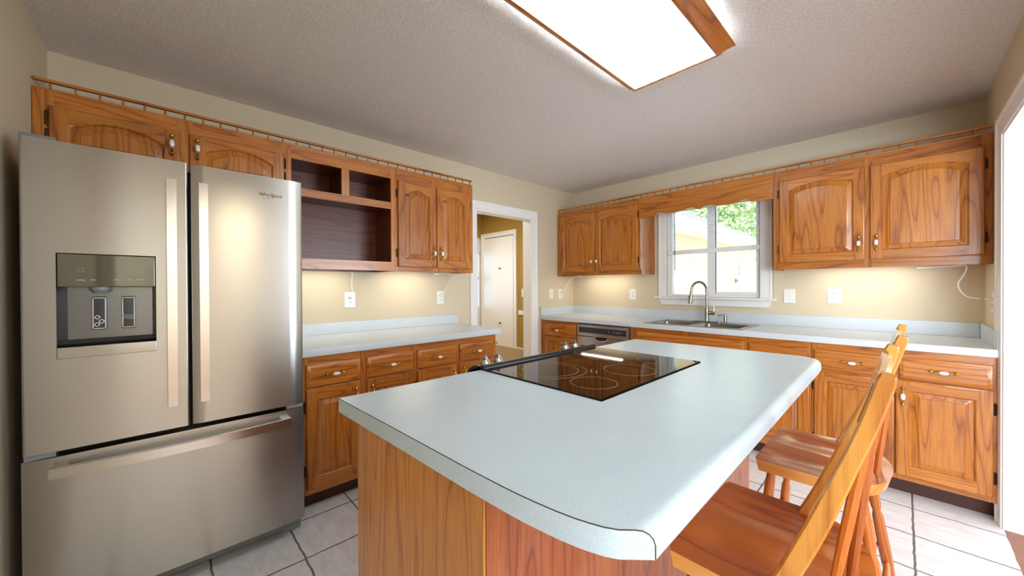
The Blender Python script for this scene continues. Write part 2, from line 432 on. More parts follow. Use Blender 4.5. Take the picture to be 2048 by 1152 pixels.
box(b, 1.191, 1.240, 0.03, 0.10, 1.141, 2.079, 0, 0.004); box(b, 1.98, 2.029, 0.03, 0.10, 1.141, 2.079, 0, 0.004)
box(b, 1.24, 1.98, 0.03, 0.10, 1.141, 1.165, 0, 0.003); box(b, 1.24, 1.98, 0.03, 0.10, 2.03, 2.079, 0, 0.003)
box(b, 1.578, 1.648, 0.03, 0.10, 1.165, 2.03, 0, 0.003); box(b, 1.648, 1.98, 0.04, 0.095, 1.165, 1.193, 0, 0.003)
box(b, 1.625, 1.648, 0.028, 0.06, 1.165, 2.03, 0, 0.003)
struct('window_frame', b, 'white_paint', wn)
for x0, x1, z0 in ((1.24, 1.578, 1.165), (1.648, 1.98, 1.193)):
    b = B(); box(b, x0, x1, 0.064, 0.070, z0, 2.03); struct('pane', b, 'pane_glass', wn)
# blind drawn half way
t = thing('window_blind', 'white horizontal mini blind half raised in the window over the sink', 'blind', (1.613, 0.012, 1.57))
b = B(); box(b, -0.405, 0.405, -0.012, 0.014, 0.43, 0.465, 0, 0.003); obj('head_rail', b, 'white_plastic', t)
b = B()
for k in range(18):
    z = 0.055 + k*0.0208
    face(b, [(-0.40, -0.011, z-0.0015), (0.40, -0.011, z-0.0015), (0.40, 0.0, z+0.0015), (-0.40, 0.0, z+0.0015)])
    face(b, [(-0.40, 0.0, z+0.0015), (0.40, 0.0, z+0.0015), (0.40, 0.011, z+0.0005), (-0.40, 0.011, z+0.0005)])
obj('slats', b, 'blind_slat', t)
b = B(); box(b, -0.405, 0.405, -0.013, 0.013, -0.004, 0.040, 0, 0.004)
for x in (-0.26, 0.0, 0.26): box(b, x-0.018, x+0.018, -0.0145, 0.0, 0.002, 0.037)
obj('bottom_rail', b, 'white_plastic', t)
for x in (-0.32, 0.32):
    b = B(); tube(b, [(x, -0.012, 0.03), (x, -0.012, 0.44)], 0.0010, 5); obj('lift_cord', b, 'white_plastic', t)
b = B(); tube(b, [(-0.325, -0.030, -0.16), (-0.330, -0.026, 0.42)], 0.0038, 8); obj('tilt_wand', b, 'slot_dark', t)

# ------------------------------------------------------------------ cabinet parts
def arch_z(kind, t):
    if kind == 'flat': return 0.0
    a = abs(2*t-1)
    if kind == 'arch': return 1.0-a*a
    if a > 0.86: return 0.0
    u = 1-a/0.86
    return (3*u*u-2*u**3)**0.62
def door_mesh(w, h, kind='flat', rise=0.035, st=0.056, rb=0.06, rt=0.06, flip=False):
    b = B(); NB = 21; Y = -0.020
    def ring(off, y):
        x0, x1 = st+off, w-st-off; zb = rb+off; zs = h-rt-rise-off
        r = [(x0+(x1-x0)*i/(NB-1), y, zb) for i in range(NB)]
        r += [(x1-(x1-x0)*i/(NB-1), y, zs + rise*arch_z(kind, 1-i/(NB-1))) for i in range(NB)]
        return r
    prof = [(-0.001, Y), (0.002, Y+0.0015), (0.006, Y+0.005), (0.008, Y+0.0115), (0.0125, Y+0.012), (0.036, Y+0.0045), (0.0375, Y+0.001), (0.042, Y+0.0005)]
    vs = loops(b, [ring(o, y) for o, y in prof], 0)
    L = vs[-1]
    for i in range(NB-1): b.faces.new((L[i], L[i+1], L[2*NB-2-i], L[2*NB-1-i]))
    e = 0.007
    face(b, [(e, Y, e), (st, Y, e), (st, Y, h-e), (e, Y, h-e)]); face(b, [(w-st, Y, e), (w-e, Y, e), (w-e, Y, h-e), (w-st, Y, h-e)])
    face(b, [(st, Y, e), (w-st, Y, e), (w-st, Y, rb), (st, Y, rb)], 1)
    R = ring(0, Y)
    for i in range(NB, 2*NB-1):
        p, q = R[i], R[i+1]
        face(b, [p, (p[0], Y, h-e), (q[0], Y, h-e), q], 1)
    def rect(o, y): return [(o, y, o), (w-o, y, o), (w-o, y, h-o), (o, y, h-o)]
    loops(b, [rect(e, Y), rect(0.003, Y+0.0018), rect(0.0005, Y+0.006), rect(0.0005, Y+0.010), rect(-0.001, Y+0.011), rect(-0.001, 0)], 0, False, True)
    return b
def drawer_mesh(w, h):
    b = B(); Y = -0.020
    def rect(o, y): return [(o, y, o), (w-o, y, o), (w-o, y, h-o), (o, y, h-o)]
    loops(b, [rect(0, 0), rect(0, Y+0.010), rect(0.004, Y+0.006), rect(0.011, Y+0.005), rect(0.019, Y+0.0005), rect(0.021, Y)], 0, True, True)
    return b
def pull_mesh(vertical=True):
    b = B(); L = 0.043
    ax = Vector((0, 0, 1)) if vertical else Vector((1, 0, 0))
    P = lambda a, y: ax*a + Vector((0, y, 0))
    for s in (-1, 1):
        lathe(b, [(0.0095, 0), (0.010, 0.003), (0.008, 0.007), (0.0045, 0.009), (0.0045, 0.013)], P(s*L, 0), (0, -1, 0), 12, 0)
        lathe(b, [(0.002, 0), (0.0078, 0.004), (0.0085, 0.010), (0.004, 0.017), (0.0015, 0.020)], P(s*(L-0.006), -0.009), ax*s, 10, 0)
        tube(b, spline([P(s*L, -0.010), P(s*0.034, -0.020), P(s*0.024, -0.027), P(s*0.016, -0.029)], 4), 0.0036, 8, 0)
        lathe(b, [(0.0062, 0), (0.0070, 0.002), (0.0055, 0.004)], P(s*0.0195, -0.029), ax*-s, 10, 0)
    lathe(b, [(0.0055, -0.0185), (0.0085, -0.013), (0.0105, -0.004), (0.0105, 0.004), (0.0085, 0.013), (0.0055, 0.0185)], P(0, -0.029), ax, 14, 1)
    return b
_pv = pull_mesh(True); _ph = pull_mesh(False)
PV = obj('handle', _pv, ['brass', 'ceramic']); PH = obj('handle', _ph, ['brass', 'ceramic'])
PVM, PHM = PV.data, PH.data
bpy.data.objects.remove(PV); bpy.data.objects.remove(PH)
def inst(name, me, parent, loc, label=None):
    o = bpy.data.objects.new(name, me); COL.objects.link(o); o.parent = parent; o.location = loc
    o.modifiers.new('weighted', 'WEIGHTED_NORMAL').keep_sharp = True
    if label: o['label'] = label
    return o
b = B(); box(b, -0.006, 0.006, -0.005, 0.0, -0.028, 0.028, 0, 0.001); lathe(b, [(0.004, -0.030), (0.005, -0.027), (0.0042, -0.02), (0.0042, 0.02), (0.005, 0.027), (0.003, 0.034)], (0, -0.006, 0), (0, 0, 1), 8)
_h = obj('hinge', b, 'bronze'); HM = _h.data; bpy.data.objects.remove(_h)
DEPTH_F = 0.019
def add_door(t, x, z, w, h, kind, side, hz, hinge, rise=0.035, rt=0.06, oak='oak', rb=0.06, hinge_z=None):
    d = obj('door', door_mesh(w, h, kind, rise, 0.056, rb, rt), [oak+'_z', oak+'_x'], t, (x, 0, z))
    if side: inst('handle', PVM, d, (0.030 if side == 'l' else w-0.030, -0.020, hz), 'brass pull with white ceramic centre')
    if hinge:
        for q in (hinge_z or (0.10, h-0.10)):
            inst('hinge', HM, d, ((-0.006 if hinge == 'l' else w+0.006), 0.0, q), 'dark bronze hinge')
    return d
def add_drawer(t, x, z, w, h, handle=True, name='drawer'):
    d = obj(name, drawer_mesh(w, h), 'oak_x', t, (x, 0, z))
    if handle: inst('handle', PHM, d, (w/2, -0.020, h/2), 'brass pull with white ceramic centre')
    return d
def face_frame(t, W_, H, xs, zs, z0=0.0):
    """xs: (x0,x1) stiles, zs: (z0,z1,x0,x1) rails"""
    b = B()
    for a, c in xs: box(b, a, c, 0, DEPTH_F, z0, H, 0, 0.0008, 1)
    for a, c, d, e in zs: box(b, d, e, 0.0003, DEPTH_F, a, c, 1, 0.0008, 1)
    return obj('face_frame', b, ['oak_z', 'oak_x'], t)
RA = PI/2                                    # turns a front that faces -y to face +x (refrigerator wall)
def base_cab(name, label, loc, rz, W_, D, doors, drawers, stiles, rails, group=None, H=0.872, top=0.871):
    t = thing(name, label, 'cabinet', loc, rz, group)
    b = B(); box(b, 0.001, W_-0.001, DEPTH_F, D, 0.10, top, 0)
    if top < 0.8:
        box(b, 0.001, 0.018, DEPTH_F, D, top, H-0.001); box(b, W_-0.018, W_-0.001, DEPTH_F, D, top, H-0.001)
    obj('carcass', b, 'oak_z', t)
    b = B(); box(b, 0.001, W_-0.001, 0.085, 0.10, 0.0, 0.10); obj('toe_kick', b, 'toe_black', t)
    face_frame(t, W_, H-0.001, stiles, rails, 0.10)
    for a in doors: add_door(t, *a)
    for a in drawers: add_drawer(t, *a)
    return t
# ---- lower cabinets on the refrigerator wall. local x = world y from y0
A0 = -3.24
def lowA(y0, cells, label, grp):
    W_ = cells[-1][1]-y0
    doors, drawers = [], []
    for i, (a, c) in enumerate(cells):
        pass
    return W_
for (ya, yb, c1, c2, lab) in (
    (-3.24, -2.555, (-3.218, -2.921), (-2.883, -2.571), 'oak base cabinet with two drawers and two doors standing beside the refrigerator'),
    (-2.555, -1.834, (-2.540, -2.224), (-2.192, -1.873), 'oak base cabinet with two drawers and two doors nearest the hall doorway')):
    W_ = yb-ya
    doors = []; drw = []
    for k, (p, q) in enumerate((c1, c2)):
        doors.append((p-ya, 0.135, q-p, 0.553, 'flat', 'r' if k == 0 else 'l', 0.47, 'l' if k == 0 else 'r', 0.0, 0.058))
        drw.append((p-ya, 0.700, q-p, 0.128))
    base_cab('base_cabinet', lab, (0.61, ya, 0), RA, W_, 0.60, doors, drw,
             [(0, c1[0]-ya+0.012), (c1[1]-ya-0.012, c2[0]-ya+0.012), (c2[1]-ya-0.012, W_)],
             [(0.10, 0.150, 0.01, W_-0.01), (0.675, 0.712, 0.01, W_-0.01), (0.815, 0.8705, 0.01, W_-0.01)], 'base cabinets on the refrigerator wall')
# ---- countertop on that wall
t = thing('countertop', 'white laminate countertop beside the refrigerator under the open wall shelves', 'countertop', (0, -3.245, 0.872))
L = 3.245-1.795
b = B(); loops(b, [[(x, y, z) for x, z in ((0.002, 0), (0.634, 0), (0.635, 0.002), (0.635, 0.036), (0.632, 0.041), (0.627, 0.042), (0.002, 0.042))] for y in (0, L)], 0, True, True); obj('worktop', b, 'laminate', t)
b = B(); box(b, 0.002, 0.021, 0, L+0.008, 0.042, 0.125, 0, 0.003); obj('backsplash', b, 'laminate', t)

# ---- wall cabinets on the refrigerator wall
UY = 0.314
ZT, ZB = 2.123, 1.372
def wall_cab(name, label, loc, rz, W_, H, D, doors, stiles, rails, group=None, low=0.0):
    t = thing(name, label, 'cabinet', loc, rz, group)
    b = B(); box(b, 0.0005, W_-0.0005, DEPTH_F, D, 0.044, H, 0); box(b, 0.0005, 0.015, DEPTH_F, D, 0, 0.044); box(b, W_-0.015, W_-0.0005, DEPTH_F, D, 0, 0.044); obj('carcass', b, 'oak_z', t)
    face_frame(t, W_, H, stiles, rails)
    for a in doors: add_door(t, *a)
    return t
y0 = YD+0.002; W_ = -3.235-y0; zb = 1.80
wall_cab('wall_cabinet', 'short oak wall cabinet with two arched doors above the refrigerator', (UY, y0, zb), RA, W_, ZT-zb, UY-0.002,
    [(-4.142-y0, 0.02, 0.424, 0.236, 'arch', 'r', 0.16, 'l', 0.045, 0.035, 'oak', 0.05, (0.10, 0.18)), (-3.68-y0, 0.02, 0.427, 0.236, 'arch', 'l', 0.16, 'r', 0.045, 0.035, 'oak', 0.05, (0.10, 0.18))],
    [(0, 0.06), (-3.73-y0, -3.668-y0), (W_-0.03, W_)], [(0, 0.03, 0.01, W_-0.01), (0.245, ZT-zb, 0.01, W_-0.01)])
# open cubby unit
y0 = -3.235; W_ = 0.690; H = ZT-ZB
t = thing('open_shelf_unit', 'open oak wall unit with two small cubbies over one large cubby', 'shelf unit', (UY, y0, ZB), RA)
for p_ in (0, W_-0.018):
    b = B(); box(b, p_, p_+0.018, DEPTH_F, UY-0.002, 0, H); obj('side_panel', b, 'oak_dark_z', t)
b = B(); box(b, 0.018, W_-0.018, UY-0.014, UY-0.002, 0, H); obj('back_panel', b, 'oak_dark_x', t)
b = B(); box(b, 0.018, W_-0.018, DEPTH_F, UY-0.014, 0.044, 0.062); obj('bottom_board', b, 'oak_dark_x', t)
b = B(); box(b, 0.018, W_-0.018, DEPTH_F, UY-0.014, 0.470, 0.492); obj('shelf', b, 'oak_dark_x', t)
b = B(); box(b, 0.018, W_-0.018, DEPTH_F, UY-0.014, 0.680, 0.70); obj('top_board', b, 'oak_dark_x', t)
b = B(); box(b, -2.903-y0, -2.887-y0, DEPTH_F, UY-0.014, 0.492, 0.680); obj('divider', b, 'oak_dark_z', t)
face_frame(t, W_, H, [(0, 0.022), (-2.919-y0, -2.869-y0), (-2.576-y0, W_)][0:1]+[(-2.576-y0, W_)], [(0.0, 0.066, 0.0, W_), (0.450, 0.500, 0.02, W_-0.02), (0.674, H, 0.0, W_)])
b = B(); box(b, -2.919-y0, -2.870-y0, 0, DEPTH_F, 0.50, 0.674, 0, 0.0008, 1); obj('stile', b, 'oak_z', t)
# two door unit
y0 = -2.545; W_ = 0.711
wall_cab('wall_cabinet', 'oak wall cabinet with two narrow arched doors beside the open cubbies', (UY, y0, ZB), RA, W_, H, UY-0.002,
    [(-2.534-y0+0.006, 0.033, 0.322, 0.640, 'cath', 'r', 0.11, 'l', 0.038, 0.056), (-2.200-y0, 0.033, 0.328, 0.640, 'cath', 'l', 0.11, 'r', 0.038, 0.056)],
    [(0, 0.02), (-2.24-y0, -2.17-y0), (W_-0.05, W_)], [(0, 0.05, 0.0, W_), (0.66, H, 0.0, W_)])
# gallery rails with turned spindles
def gallery(label, grp_name, pts_fn, s0, s1, first, step, length):
    """local x along the run, front faces -y"""
    t = thing('gallery_rail', label, 'gallery rail', *grp_name)
    b = B(); box(b, s0, s1, 0.002, 0.022, 0, 0.009, 0, 0.002); obj('bottom_rail', b, 'oak_x', t)
    b = B(); box(b, s0, s1, 0.000, 0.024, 0.037, 0.049, 0, 0.003); obj('top_rail', b, 'oak_x', t)
    me = None; x = first
    while x < s1-0.01:
        if me is None:
            b = B(); lathe(b, [(0.0035, 0.009), (0.0055, 0.012), (0.0030, 0.016), (0.0052, 0.021), (0.0058, 0.024), (0.0030, 0.030), (0.0055, 0.034), (0.0035, 0.037)], (0, 0.012, 0), (0, 0, 1), 8)
            o = obj('spindle', b, 'oak_z', t, (x, 0, 0)); me = o.data
        else: inst('spindle', me, t, (x, 0, 0))
        x += step
    return t
gallery('oak gallery rail with small spindles on the cabinets of the refrigerator wall', ((UY, YD, ZT+0.0005), RA), None, 0.003, 4.19-1.836, 0.051, 0.0737, 0)
gallery('oak gallery rail with small spindles running above the window wall cabinets', ((0.0, -UY, ZT+0.0005), 0), None, 0.003, XC-0.003, 0.024, 0.0745, 0)

# ---- window wall: wall cabinets
y_ = -UY
wall_cab('wall_cabinet', 'oak wall cabinet with two arched doors left of the sink window', (0.002, y_, ZB), 0, 1.069, ZT-ZB, UY-0.002,
    [(0.057, 0.040, 0.484, 0.658, 'arch', 'r', 0.11, 'l', 0.034, 0.070), (0.550, 0.040, 0.490, 0.658, 'arch', 'l', 0.11, 'r', 0.034, 0.070)],
    [(0, 0.07), (0.52, 0.565), (1.028, 1.069)], [(0, 0.05, 0.0, 1.069), (0.69, ZT-ZB, 0.0, 1.069)])
x0 = 2.176
wall_cab('wall_cabinet', 'oak wall cabinet with two arched doors right of the sink window', (x0, y_, ZB), 0, XC-0.002-x0, ZT-ZB, UY-0.002,
    [(2.217-x0, 0.052, 0.478, 0.628, 'arch', 'r', 0.11, 'l', 0.034, 0.045), (2.720-x0, 0.052, 0.476, 0.628, 'arch', 'l', 0.11, 'r', 0.034, 0.045)],
    [(0, 0.055), (2.685-x0, 2.73-x0), (3.185-x0, XC-0.002-x0)], [(0, 0.065, 0.0, XC-0.002-x0), (0.67, ZT-ZB, 0.0, XC-0.002-x0)])
# scalloped valance
def val_z(x):
    u = abs(x-1.624)/0.552                                # 0 centre .. 1 end
    key = [(0.0, 1.934), (0.02, 1.937), (0.10, 1.957), (0.16, 1.956), (0.28, 1.943), (0.42, 1.934), (0.54, 1.940), (0.63, 1.955), (0.66, 1.957), (0.70, 1.950), (0.725, 1.934), (0.74, 1.929), (1.0, 1.929)]
    for (a, p), (c, q) in zip(key, key[1:]):
        if u <= c:
            f = (u-a)/(c-a); return p+(q-p)*(f*f*(3-2*f))
    return 1.929
b = B(); N = 160
xs = [1.072+1.103*i/N for i in range(N+1)]
fr = [[b.verts.new((x, y, z)) for x, z in [(x, val_z(x)) for x in xs]] for y in (-UY, -UY+0.019) for z in (0,)]
tp = [[b.verts.new((x, y, ZT)) for x in xs] for y in (-UY, -UY+0.019)]
for a, c in ((fr[0], tp[0]), (fr[1], tp[1]), (fr[0], fr[1]), (tp[0], tp[1])): bridge(b, a, c, 0, False)
b.faces.new((fr[0][0], fr[1][0], tp[1][0], tp[0][0])); b.faces.new((fr[0][-1], fr[1][-1], tp[1][-1], tp[0][-1]))
tag(obj('valance_board', b, 'oak_x'), 'oak valance board with scalloped lower edge spanning the sink window', 'valance')

# ---- window wall: lower run (front of the frames at y = -0.61)
yf = -0.61
DB = 0.60
t = base_cab('base_cabinet', 'narrow oak base cabinet with one drawer and one door left of the dishwasher', (0.004, yf, 0), 0, 0.520, DB,
    [(0.046, 0.135, 0.455, 0.553, 'flat', 'r', 0.47, 'l', 0.0, 0.058)], [(0.046, 0.700, 0.455, 0.135)],
    [(0, 0.06), (0.49, 0.520)], [(0.10, 0.150, 0.01, 0.51), (0.675, 0.712, 0.01, 0.51), (0.825, 0.8705, 0.01, 0.51)])
# dishwasher
t = thing('dishwasher', 'stainless steel dishwasher with dark control strip left of the sink', 'dishwasher', (0.528, yf, 0))
b = B(); box(b, 0.003, 0.597, 0.002, 0.58, 0.02, 0.862); obj('tub', b, 'fridge_grey', t)
b = B(); box(b, 0.006, 0.594, -0.030, 0.001, 0.11, 0.735, 0, 0.006); d = obj('door', b, 'stainless', t)
b = B(); box(b, 0.006, 0.594, -0.034, 0.001, 0.740, 0.855, 0, 0.006); d = obj('control_panel', b, 'stainless', t)
b = B(); box(b, 0.030, 0.568, -0.0365, -0.033, 0.776, 0.832, 0, 0.002); k = obj('display_strip', b, 'dark_panel', d)
b = B()
for x in (0.385, 0.43, 0.445, 0.47, 0.485, 0.50, 0.52): box(b, x, x+0.007, -0.0372, -0.0364, 0.800, 0.808)
obj('button', b, 'ring_grey', d)
b = B()
P_ = [(0.300+0.075*math.cos(a), 0.741-0.035*math.sin(a)) for a in [PI*i/16 for i in range(17)]]
prism(b, P_, lambda u, v, dd: (u, dd, v), -0.037, -0.0295); obj('handle_pocket', b, 'black_enamel', d)
b = B(); tube(b, [(u, -0.036, v-0.001) for u, v in P_], 0.005, 8); obj('handle', b, 'chrome', d)
b = B(); box(b, 0.006, 0.594, 0.04, 0.05, 0.0, 0.105); obj('toe_panel', b, 'black_enamel', t)
# brown filler between dishwasher and sink base belongs to the sink base
x0 = 1.128; W_ = 2.070-x0
t = base_cab('base_cabinet', 'oak sink base cabinet with one long false drawer front under the sink', (x0, yf, 0), 0, W_, DB,
    [(1.19-x0, 0.135, 0.425, 0.553, 'flat', 'r', 0.47, 'l', 0.0, 0.058), (1.629-x0, 0.135, 0.425, 0.553, 'flat', 'l', 0.47, 'r', 0.0, 0.058)],
    [(1.19-x0, 0.700, 2.054-1.19, 0.135, False, 'false_front')], [(0.0, 0.075), (0.475, 0.515), (W_-0.028, W_)], [(0.10, 0.150, 0.01, W_-0.01), (0.675, 0.712, 0.01, W_-0.01), (0.825, 0.8705, 0.01, W_-0.01)], top=0.70)
x0 = 2.072; W_ = 2.450-x0
t = base_cab('base_cabinet', 'narrow oak base cabinet with one drawer and one door right of the sink base', (x0, yf, 0), 0, W_, DB,
    [(2.086-x0, 0.135, 0.353, 0.553, 'flat', 'r', 0.47, 'l', 0.0, 0.058)], [(2.086-x0, 0.700, 0.353, 0.128)],
    [(0, 0.03), (W_-0.025, W_)], [(0.10, 0.150, 0.01, W_-0.01), (0.675, 0.712, 0.01, W_-0.01), (0.815, 0.8705, 0.01, W_-0.01)])
x0 = 2.452; W_ = XC-0.003-x0
t = base_cab('base_cabinet', 'wide oak base cabinet with two drawers and two doors in the right corner', (x0, yf, 0), 0, W_, DB,
    [(2.465-x0, 0.132, 0.372, 0.553, 'flat', 'r', 0.47, 'l', 0.0, 0.058), (2.842-x0, 0.132, 0.356, 0.563, 'flat', 'l', 0.47, 'r', 0.0, 0.058)],
    [(2.465-x0, 0.700, 0.376, 0.126), (2.856-x0, 0.700, 0.342, 0.128)],
    [(0, 0.03), (2.82-x0, 2.872-x0), (3.185-x0, W_)], [(0.10, 0.150, 0.01, W_-0.01), (0.675, 0.712, 0.01, W_-0.01), (0.815, 0.8705, 0.01, W_-0.01)])
# countertop with sink cut-out
SX0, SX1, SY0, SY1 = 1.275, 2.010, -0.575, -0.135
t = thing('countertop', 'long white laminate countertop along the window wall holding the sink', 'countertop', (0, 0, 0.872))
b = B()
for a in ((0.003, SX0, -0.605, -0.002), (SX1, XC-0.003, -0.605, -0.002), (SX0, SX1, -0.605, SY0), (SX0, SX1, SY1, -0.002)): box(b, a[0], a[1], a[2], a[3], 0, 0.042)
loops(b, [[(x, y, z) for y, z in ((-0.605, 0), (-0.634, 0), (-0.635, 0.002), (-0.635, 0.036), (-0.632, 0.041), (-0.627, 0.042), (-0.605, 0.042))] for x in (0.003, XC-0.003)], 0, True, True)
obj('worktop', b, 'laminate', t)
b = B(); box(b, 0.022, XC-0.022, -0.021, -0.002, 0.042, 0.135, 0, 0.003); obj('backsplash', b, 'laminate', t)
b = B(); box(b, 0.003, 0.021, -0.630, -0.002, 0.042, 0.135, 0, 0.003); obj('side_splash', b, 'laminate', t)
b = B(); box(b, XC-0.021, XC-0.003, -0.630, -0.002, 0.042, 0.135, 0, 0.003); obj('side_splash', b, 'laminate', t)
# sink
def rrect(x0, x1, y0, y1, r, z, n=5):
    pts = []
    for cx, cy, a0 in ((x1-r, y1-r, 0), (x0+r, y1-r, PI/2), (x0+r, y0+r, PI), (x1-r, y0+r, 1.5*PI)):
        for i in range(n+1):
            a = a0+PI/2*i/n; pts.append((cx+r*math.cos(a), cy+r*math.sin(a), z))
    return pts
t = thing('sink', 'double bowl stainless steel sink set into the window wall countertop', 'sink', (0, 0, 0.914))
b = B()
ox0, ox1, oy0, oy1 = 1.250, 2.035, -0.598, -0.110
B1 = (1.285, 1.625, -0.565, -0.225); B2 = (1.660, 2.000, -0.565, -0.225)
zr = 0.0045
xs_ = [ox0, B1[0], B1[1], B2[0], B2[1], ox1]; ys_ = [oy0, B1[2], B1[3], oy1]
for i in range(5):
    for j in range(3):
        if j == 1 and i in (1, 3): continue
        face(b, [(xs_[i], ys_[j], zr), (xs_[i+1], ys_[j], zr), (xs_[i+1], ys_[j+1], zr), (xs_[i], ys_[j+1], zr)])
o_ = [(ox0, oy0), (ox1, oy0), (ox1, oy1), (ox0, oy1)]
loops(b, [[(x, y, zr) for x, y in o_], [(x+(-.003 if x == ox0 else .003), y+(-.003 if y == oy0 else .003), 0.0006) for x, y in o_]])
obj('rim', b, 'sink_steel', t)
for q in (B1, B2):
    b = B()
    n = 5
    loops(b, [rrect(q[0], q[1], q[2], q[3], 0.004, zr, n), rrect(q[0]+.002, q[1]-.002, q[2]+.002, q[3]-.002, 0.03, zr-0.01, n),
              rrect(q[0]+.008, q[1]-.008, q[2]+.008, q[3]-.008, 0.04, -0.14, n), rrect(q[0]+.03, q[1]-.03, q[2]+.03, q[3]-.03, 0.04, -0.165, n)], 0, False, True)
    bw = obj('bowl', b, 'sink_steel', t)
    b = B(); cx, cy = (q[0]+q[1])/2, (q[2]+q[3])/2
    lathe(b, [(0.042, -0.165), (0.042, -0.161), (0.034, -0.160), (0.030, -0.164)], (cx, cy, 0), (0, 0, 1), 20); obj('drain', b, 'chrome', bw)
# faucet
fx, fy = 1.640, -0.168
t = thing('faucet', 'brushed nickel gooseneck pull down faucet behind the sink bowls', 'faucet', (fx, fy, 0.9187))
b = B(); loops(b, [rrect(-0.125, 0.125, -0.028, 0.028, 0.027, z, 6) for z in (0.0, 0.005)]+[rrect(-0.122, 0.122, -0.025, 0.025, 0.024, 0.008, 6)], 0, True, True); obj('base_plate', b, 'nickel', t)
b = B(); lathe(b, [(0.024, 0.008), (0.021, 0.014), (0.0195, 0.05), (0.0195, 0.115), (0.016, 0.125), (0.0125, 0.145)], (0, 0, 0), (0, 0, 1), 18); obj('body', b, 'nickel', t)
dx, dy = -0.55, -0.83
RR = 0.078
pts = [(0, 0, 0.14), (0, 0, 0.20), (0, 0, 0.27)]
for i in range(1, 13):
    a = PI*i/12; rr = RR*(1-math.cos(a)); pts.append((dx*rr, dy*rr, 0.285+RR*1.05*math.sin(a)))
b = B(); tube(b, pts, 0.0115, 12); obj('spout', b, 'nickel', t)
e = Vector(pts[-1]); dn = (Vector(pts[-1])-Vector(pts[-2])).normalized()
b = B(); lathe(b, [(0.0120, 0), (0.0135, 0.01), (0.0155, 0.045), (0.0185, 0.10), (0.0185, 0.112), (0.014, 0.115)], e, dn, 16)
side = dn.cross(Vector((1, 0, 0))).normalized()
sp_ = obj('spray_head', b, 'nickel', t)
b = B(); pp = e+dn*0.06+Vector((-0.012, -0.010, 0)); box(b, pp.x-0.006, pp.x+0.004, pp.y-0.008, pp.y+0.004, pp.z-0.022, pp.z+0.018, 0, 0.003); obj('spray_button', b, 'grey_plastic', sp_)
b = B(); lathe(b, [(0.014, 0.015), (0.0165, 0.03), (0.0165, 0.072), (0.013, 0.078)], (0, 0, 0.085), (0.93, -0.36, 0), 14)
tube(b, [(0.066, -0.026, 0.09), (0.068, -0.022, 0.13), (0.070, -0.015, 0.175)], [0.0055, 0.005, 0.0042], 8); obj('lever', b, 'nickel', t)
t = thing('soap_dispenser', 'small brushed nickel soap dispenser right of the faucet', 'soap dispenser', (1.792, -0.165, 0.9187))
b = B(); lathe(b, [(0.020, 0), (0.019, 0.006), (0.014, 0.012), (0.013, 0.06), (0.0135, 0.062)], (0, 0, 0), (0, 0, 1), 14); obj('body', b, 'nickel', t)
b = B(); lathe(b, [(0.0115, 0.062), (0.0115, 0.078), (0.009, 0.082)], (0, 0, 0), (0, 0, 1), 14)
tube(b, [(0, 0, 0.071), (-0.03, -0.035, 0.073), (-0.042, -0.052, 0.069)], [0.006, 0.005, 0.0042], 8); obj('pump', b, 'nickel', t)

# ------------------------------------------------------------------ outlets, switches, under cabinet lamps
def plate(name, label, cat, loc, rz, kind, w=0.072, h=0.117, group=None):
    t = thing(name, label, cat, loc, rz, group)
    b = B(); box(b, -w/2, w/2, -0.006, -0.0005, -h/2, h/2, 0, 0.003); obj('cover_plate', b, 'white_plastic', t)
    if kind == 'outlet':
        for z in (0.0195, -0.0195):
            b = B(); prism(b, [(0.0165*math.cos(a)*(1 if abs(math.cos(a)) < .9 else .95), z+0.0145*math.sin(a)) for a in [2*PI*i/20 for i in range(20)]], lambda u, v, d: (u, d, v), -0.0075, -0.005)
            s = obj('socket', b, 'white_plastic', t)
            b = B()
            for x in (-0.0062, 0.0062): box(b, x-0.0012, x+0.0012, -0.0081, -0.0074, z-0.001, z+0.009)
            lathe(b, [(0.0026, 0), (0.0026, 0.0006)], (0, -0.0075, z-0.0075), (0, -1, 0), 8); obj('slot', b, 'slot_dark', s)
    elif kind == 'switch':
        b = B(); box(b, -0.005, 0.005, -0.016, -0.005, -0.006, 0.010, 0, 0.002); obj('toggle', b, 'white_plastic', t)
    elif kind == 'blank':
        b = B(); lathe(b, [(0.003, 0), (0.003, 0.001)], (0, -0.0058, 0), (0, -1, 0), 8); obj('screw', b, 'ring_grey', t)
    return t
RC = -PI/2
plate('wall_outlet', 'white wall outlet beneath the open cubbies beside the refrigerator', 'outlet', (0, -2.761, 1.160), RA, 'outlet', 0.080)
plate('wall_outlet', 'white wall outlet left of the hall doorway above the countertop end', 'outlet', (0, -1.968, 1.157), RA, 'outlet')
plate('light_switch', 'white light switch between the hall doorway and the corner', 'switch', (0, -0.437, 1.163), RA, 'switch')
plate('wall_outlet', 'white wall outlet in the corner under the left end of the window wall cabinets', 'outlet', (0, -0.270, 1.157), RA, 'outlet')
plate('wall_outlet', 'white wall outlet left of the sink window', 'outlet', (0.819, 0, 1.159), 0, 'outlet', 0.078)
plate('cover_plate', 'blank white cover plate right of the sink window', 'cover plate', (2.225, 0, 1.162), 0, 'blank', 0.078)
plate('wall_outlet', 'white wall outlet under the right hand wall cabinet', 'outlet', (2.507, 0, 1.167), 0, 'outlet', 0.080)
plate('wall_outlet', 'white wall outlet on the right side wall near the door opening', 'outlet', (XC, -0.345, 1.150), RC, 'outlet')
plate('light_switch', 'white light switch on the mustard hall wall seen through the doorway', 'switch', (-0.897, 0, 1.158), 0, 'switch')
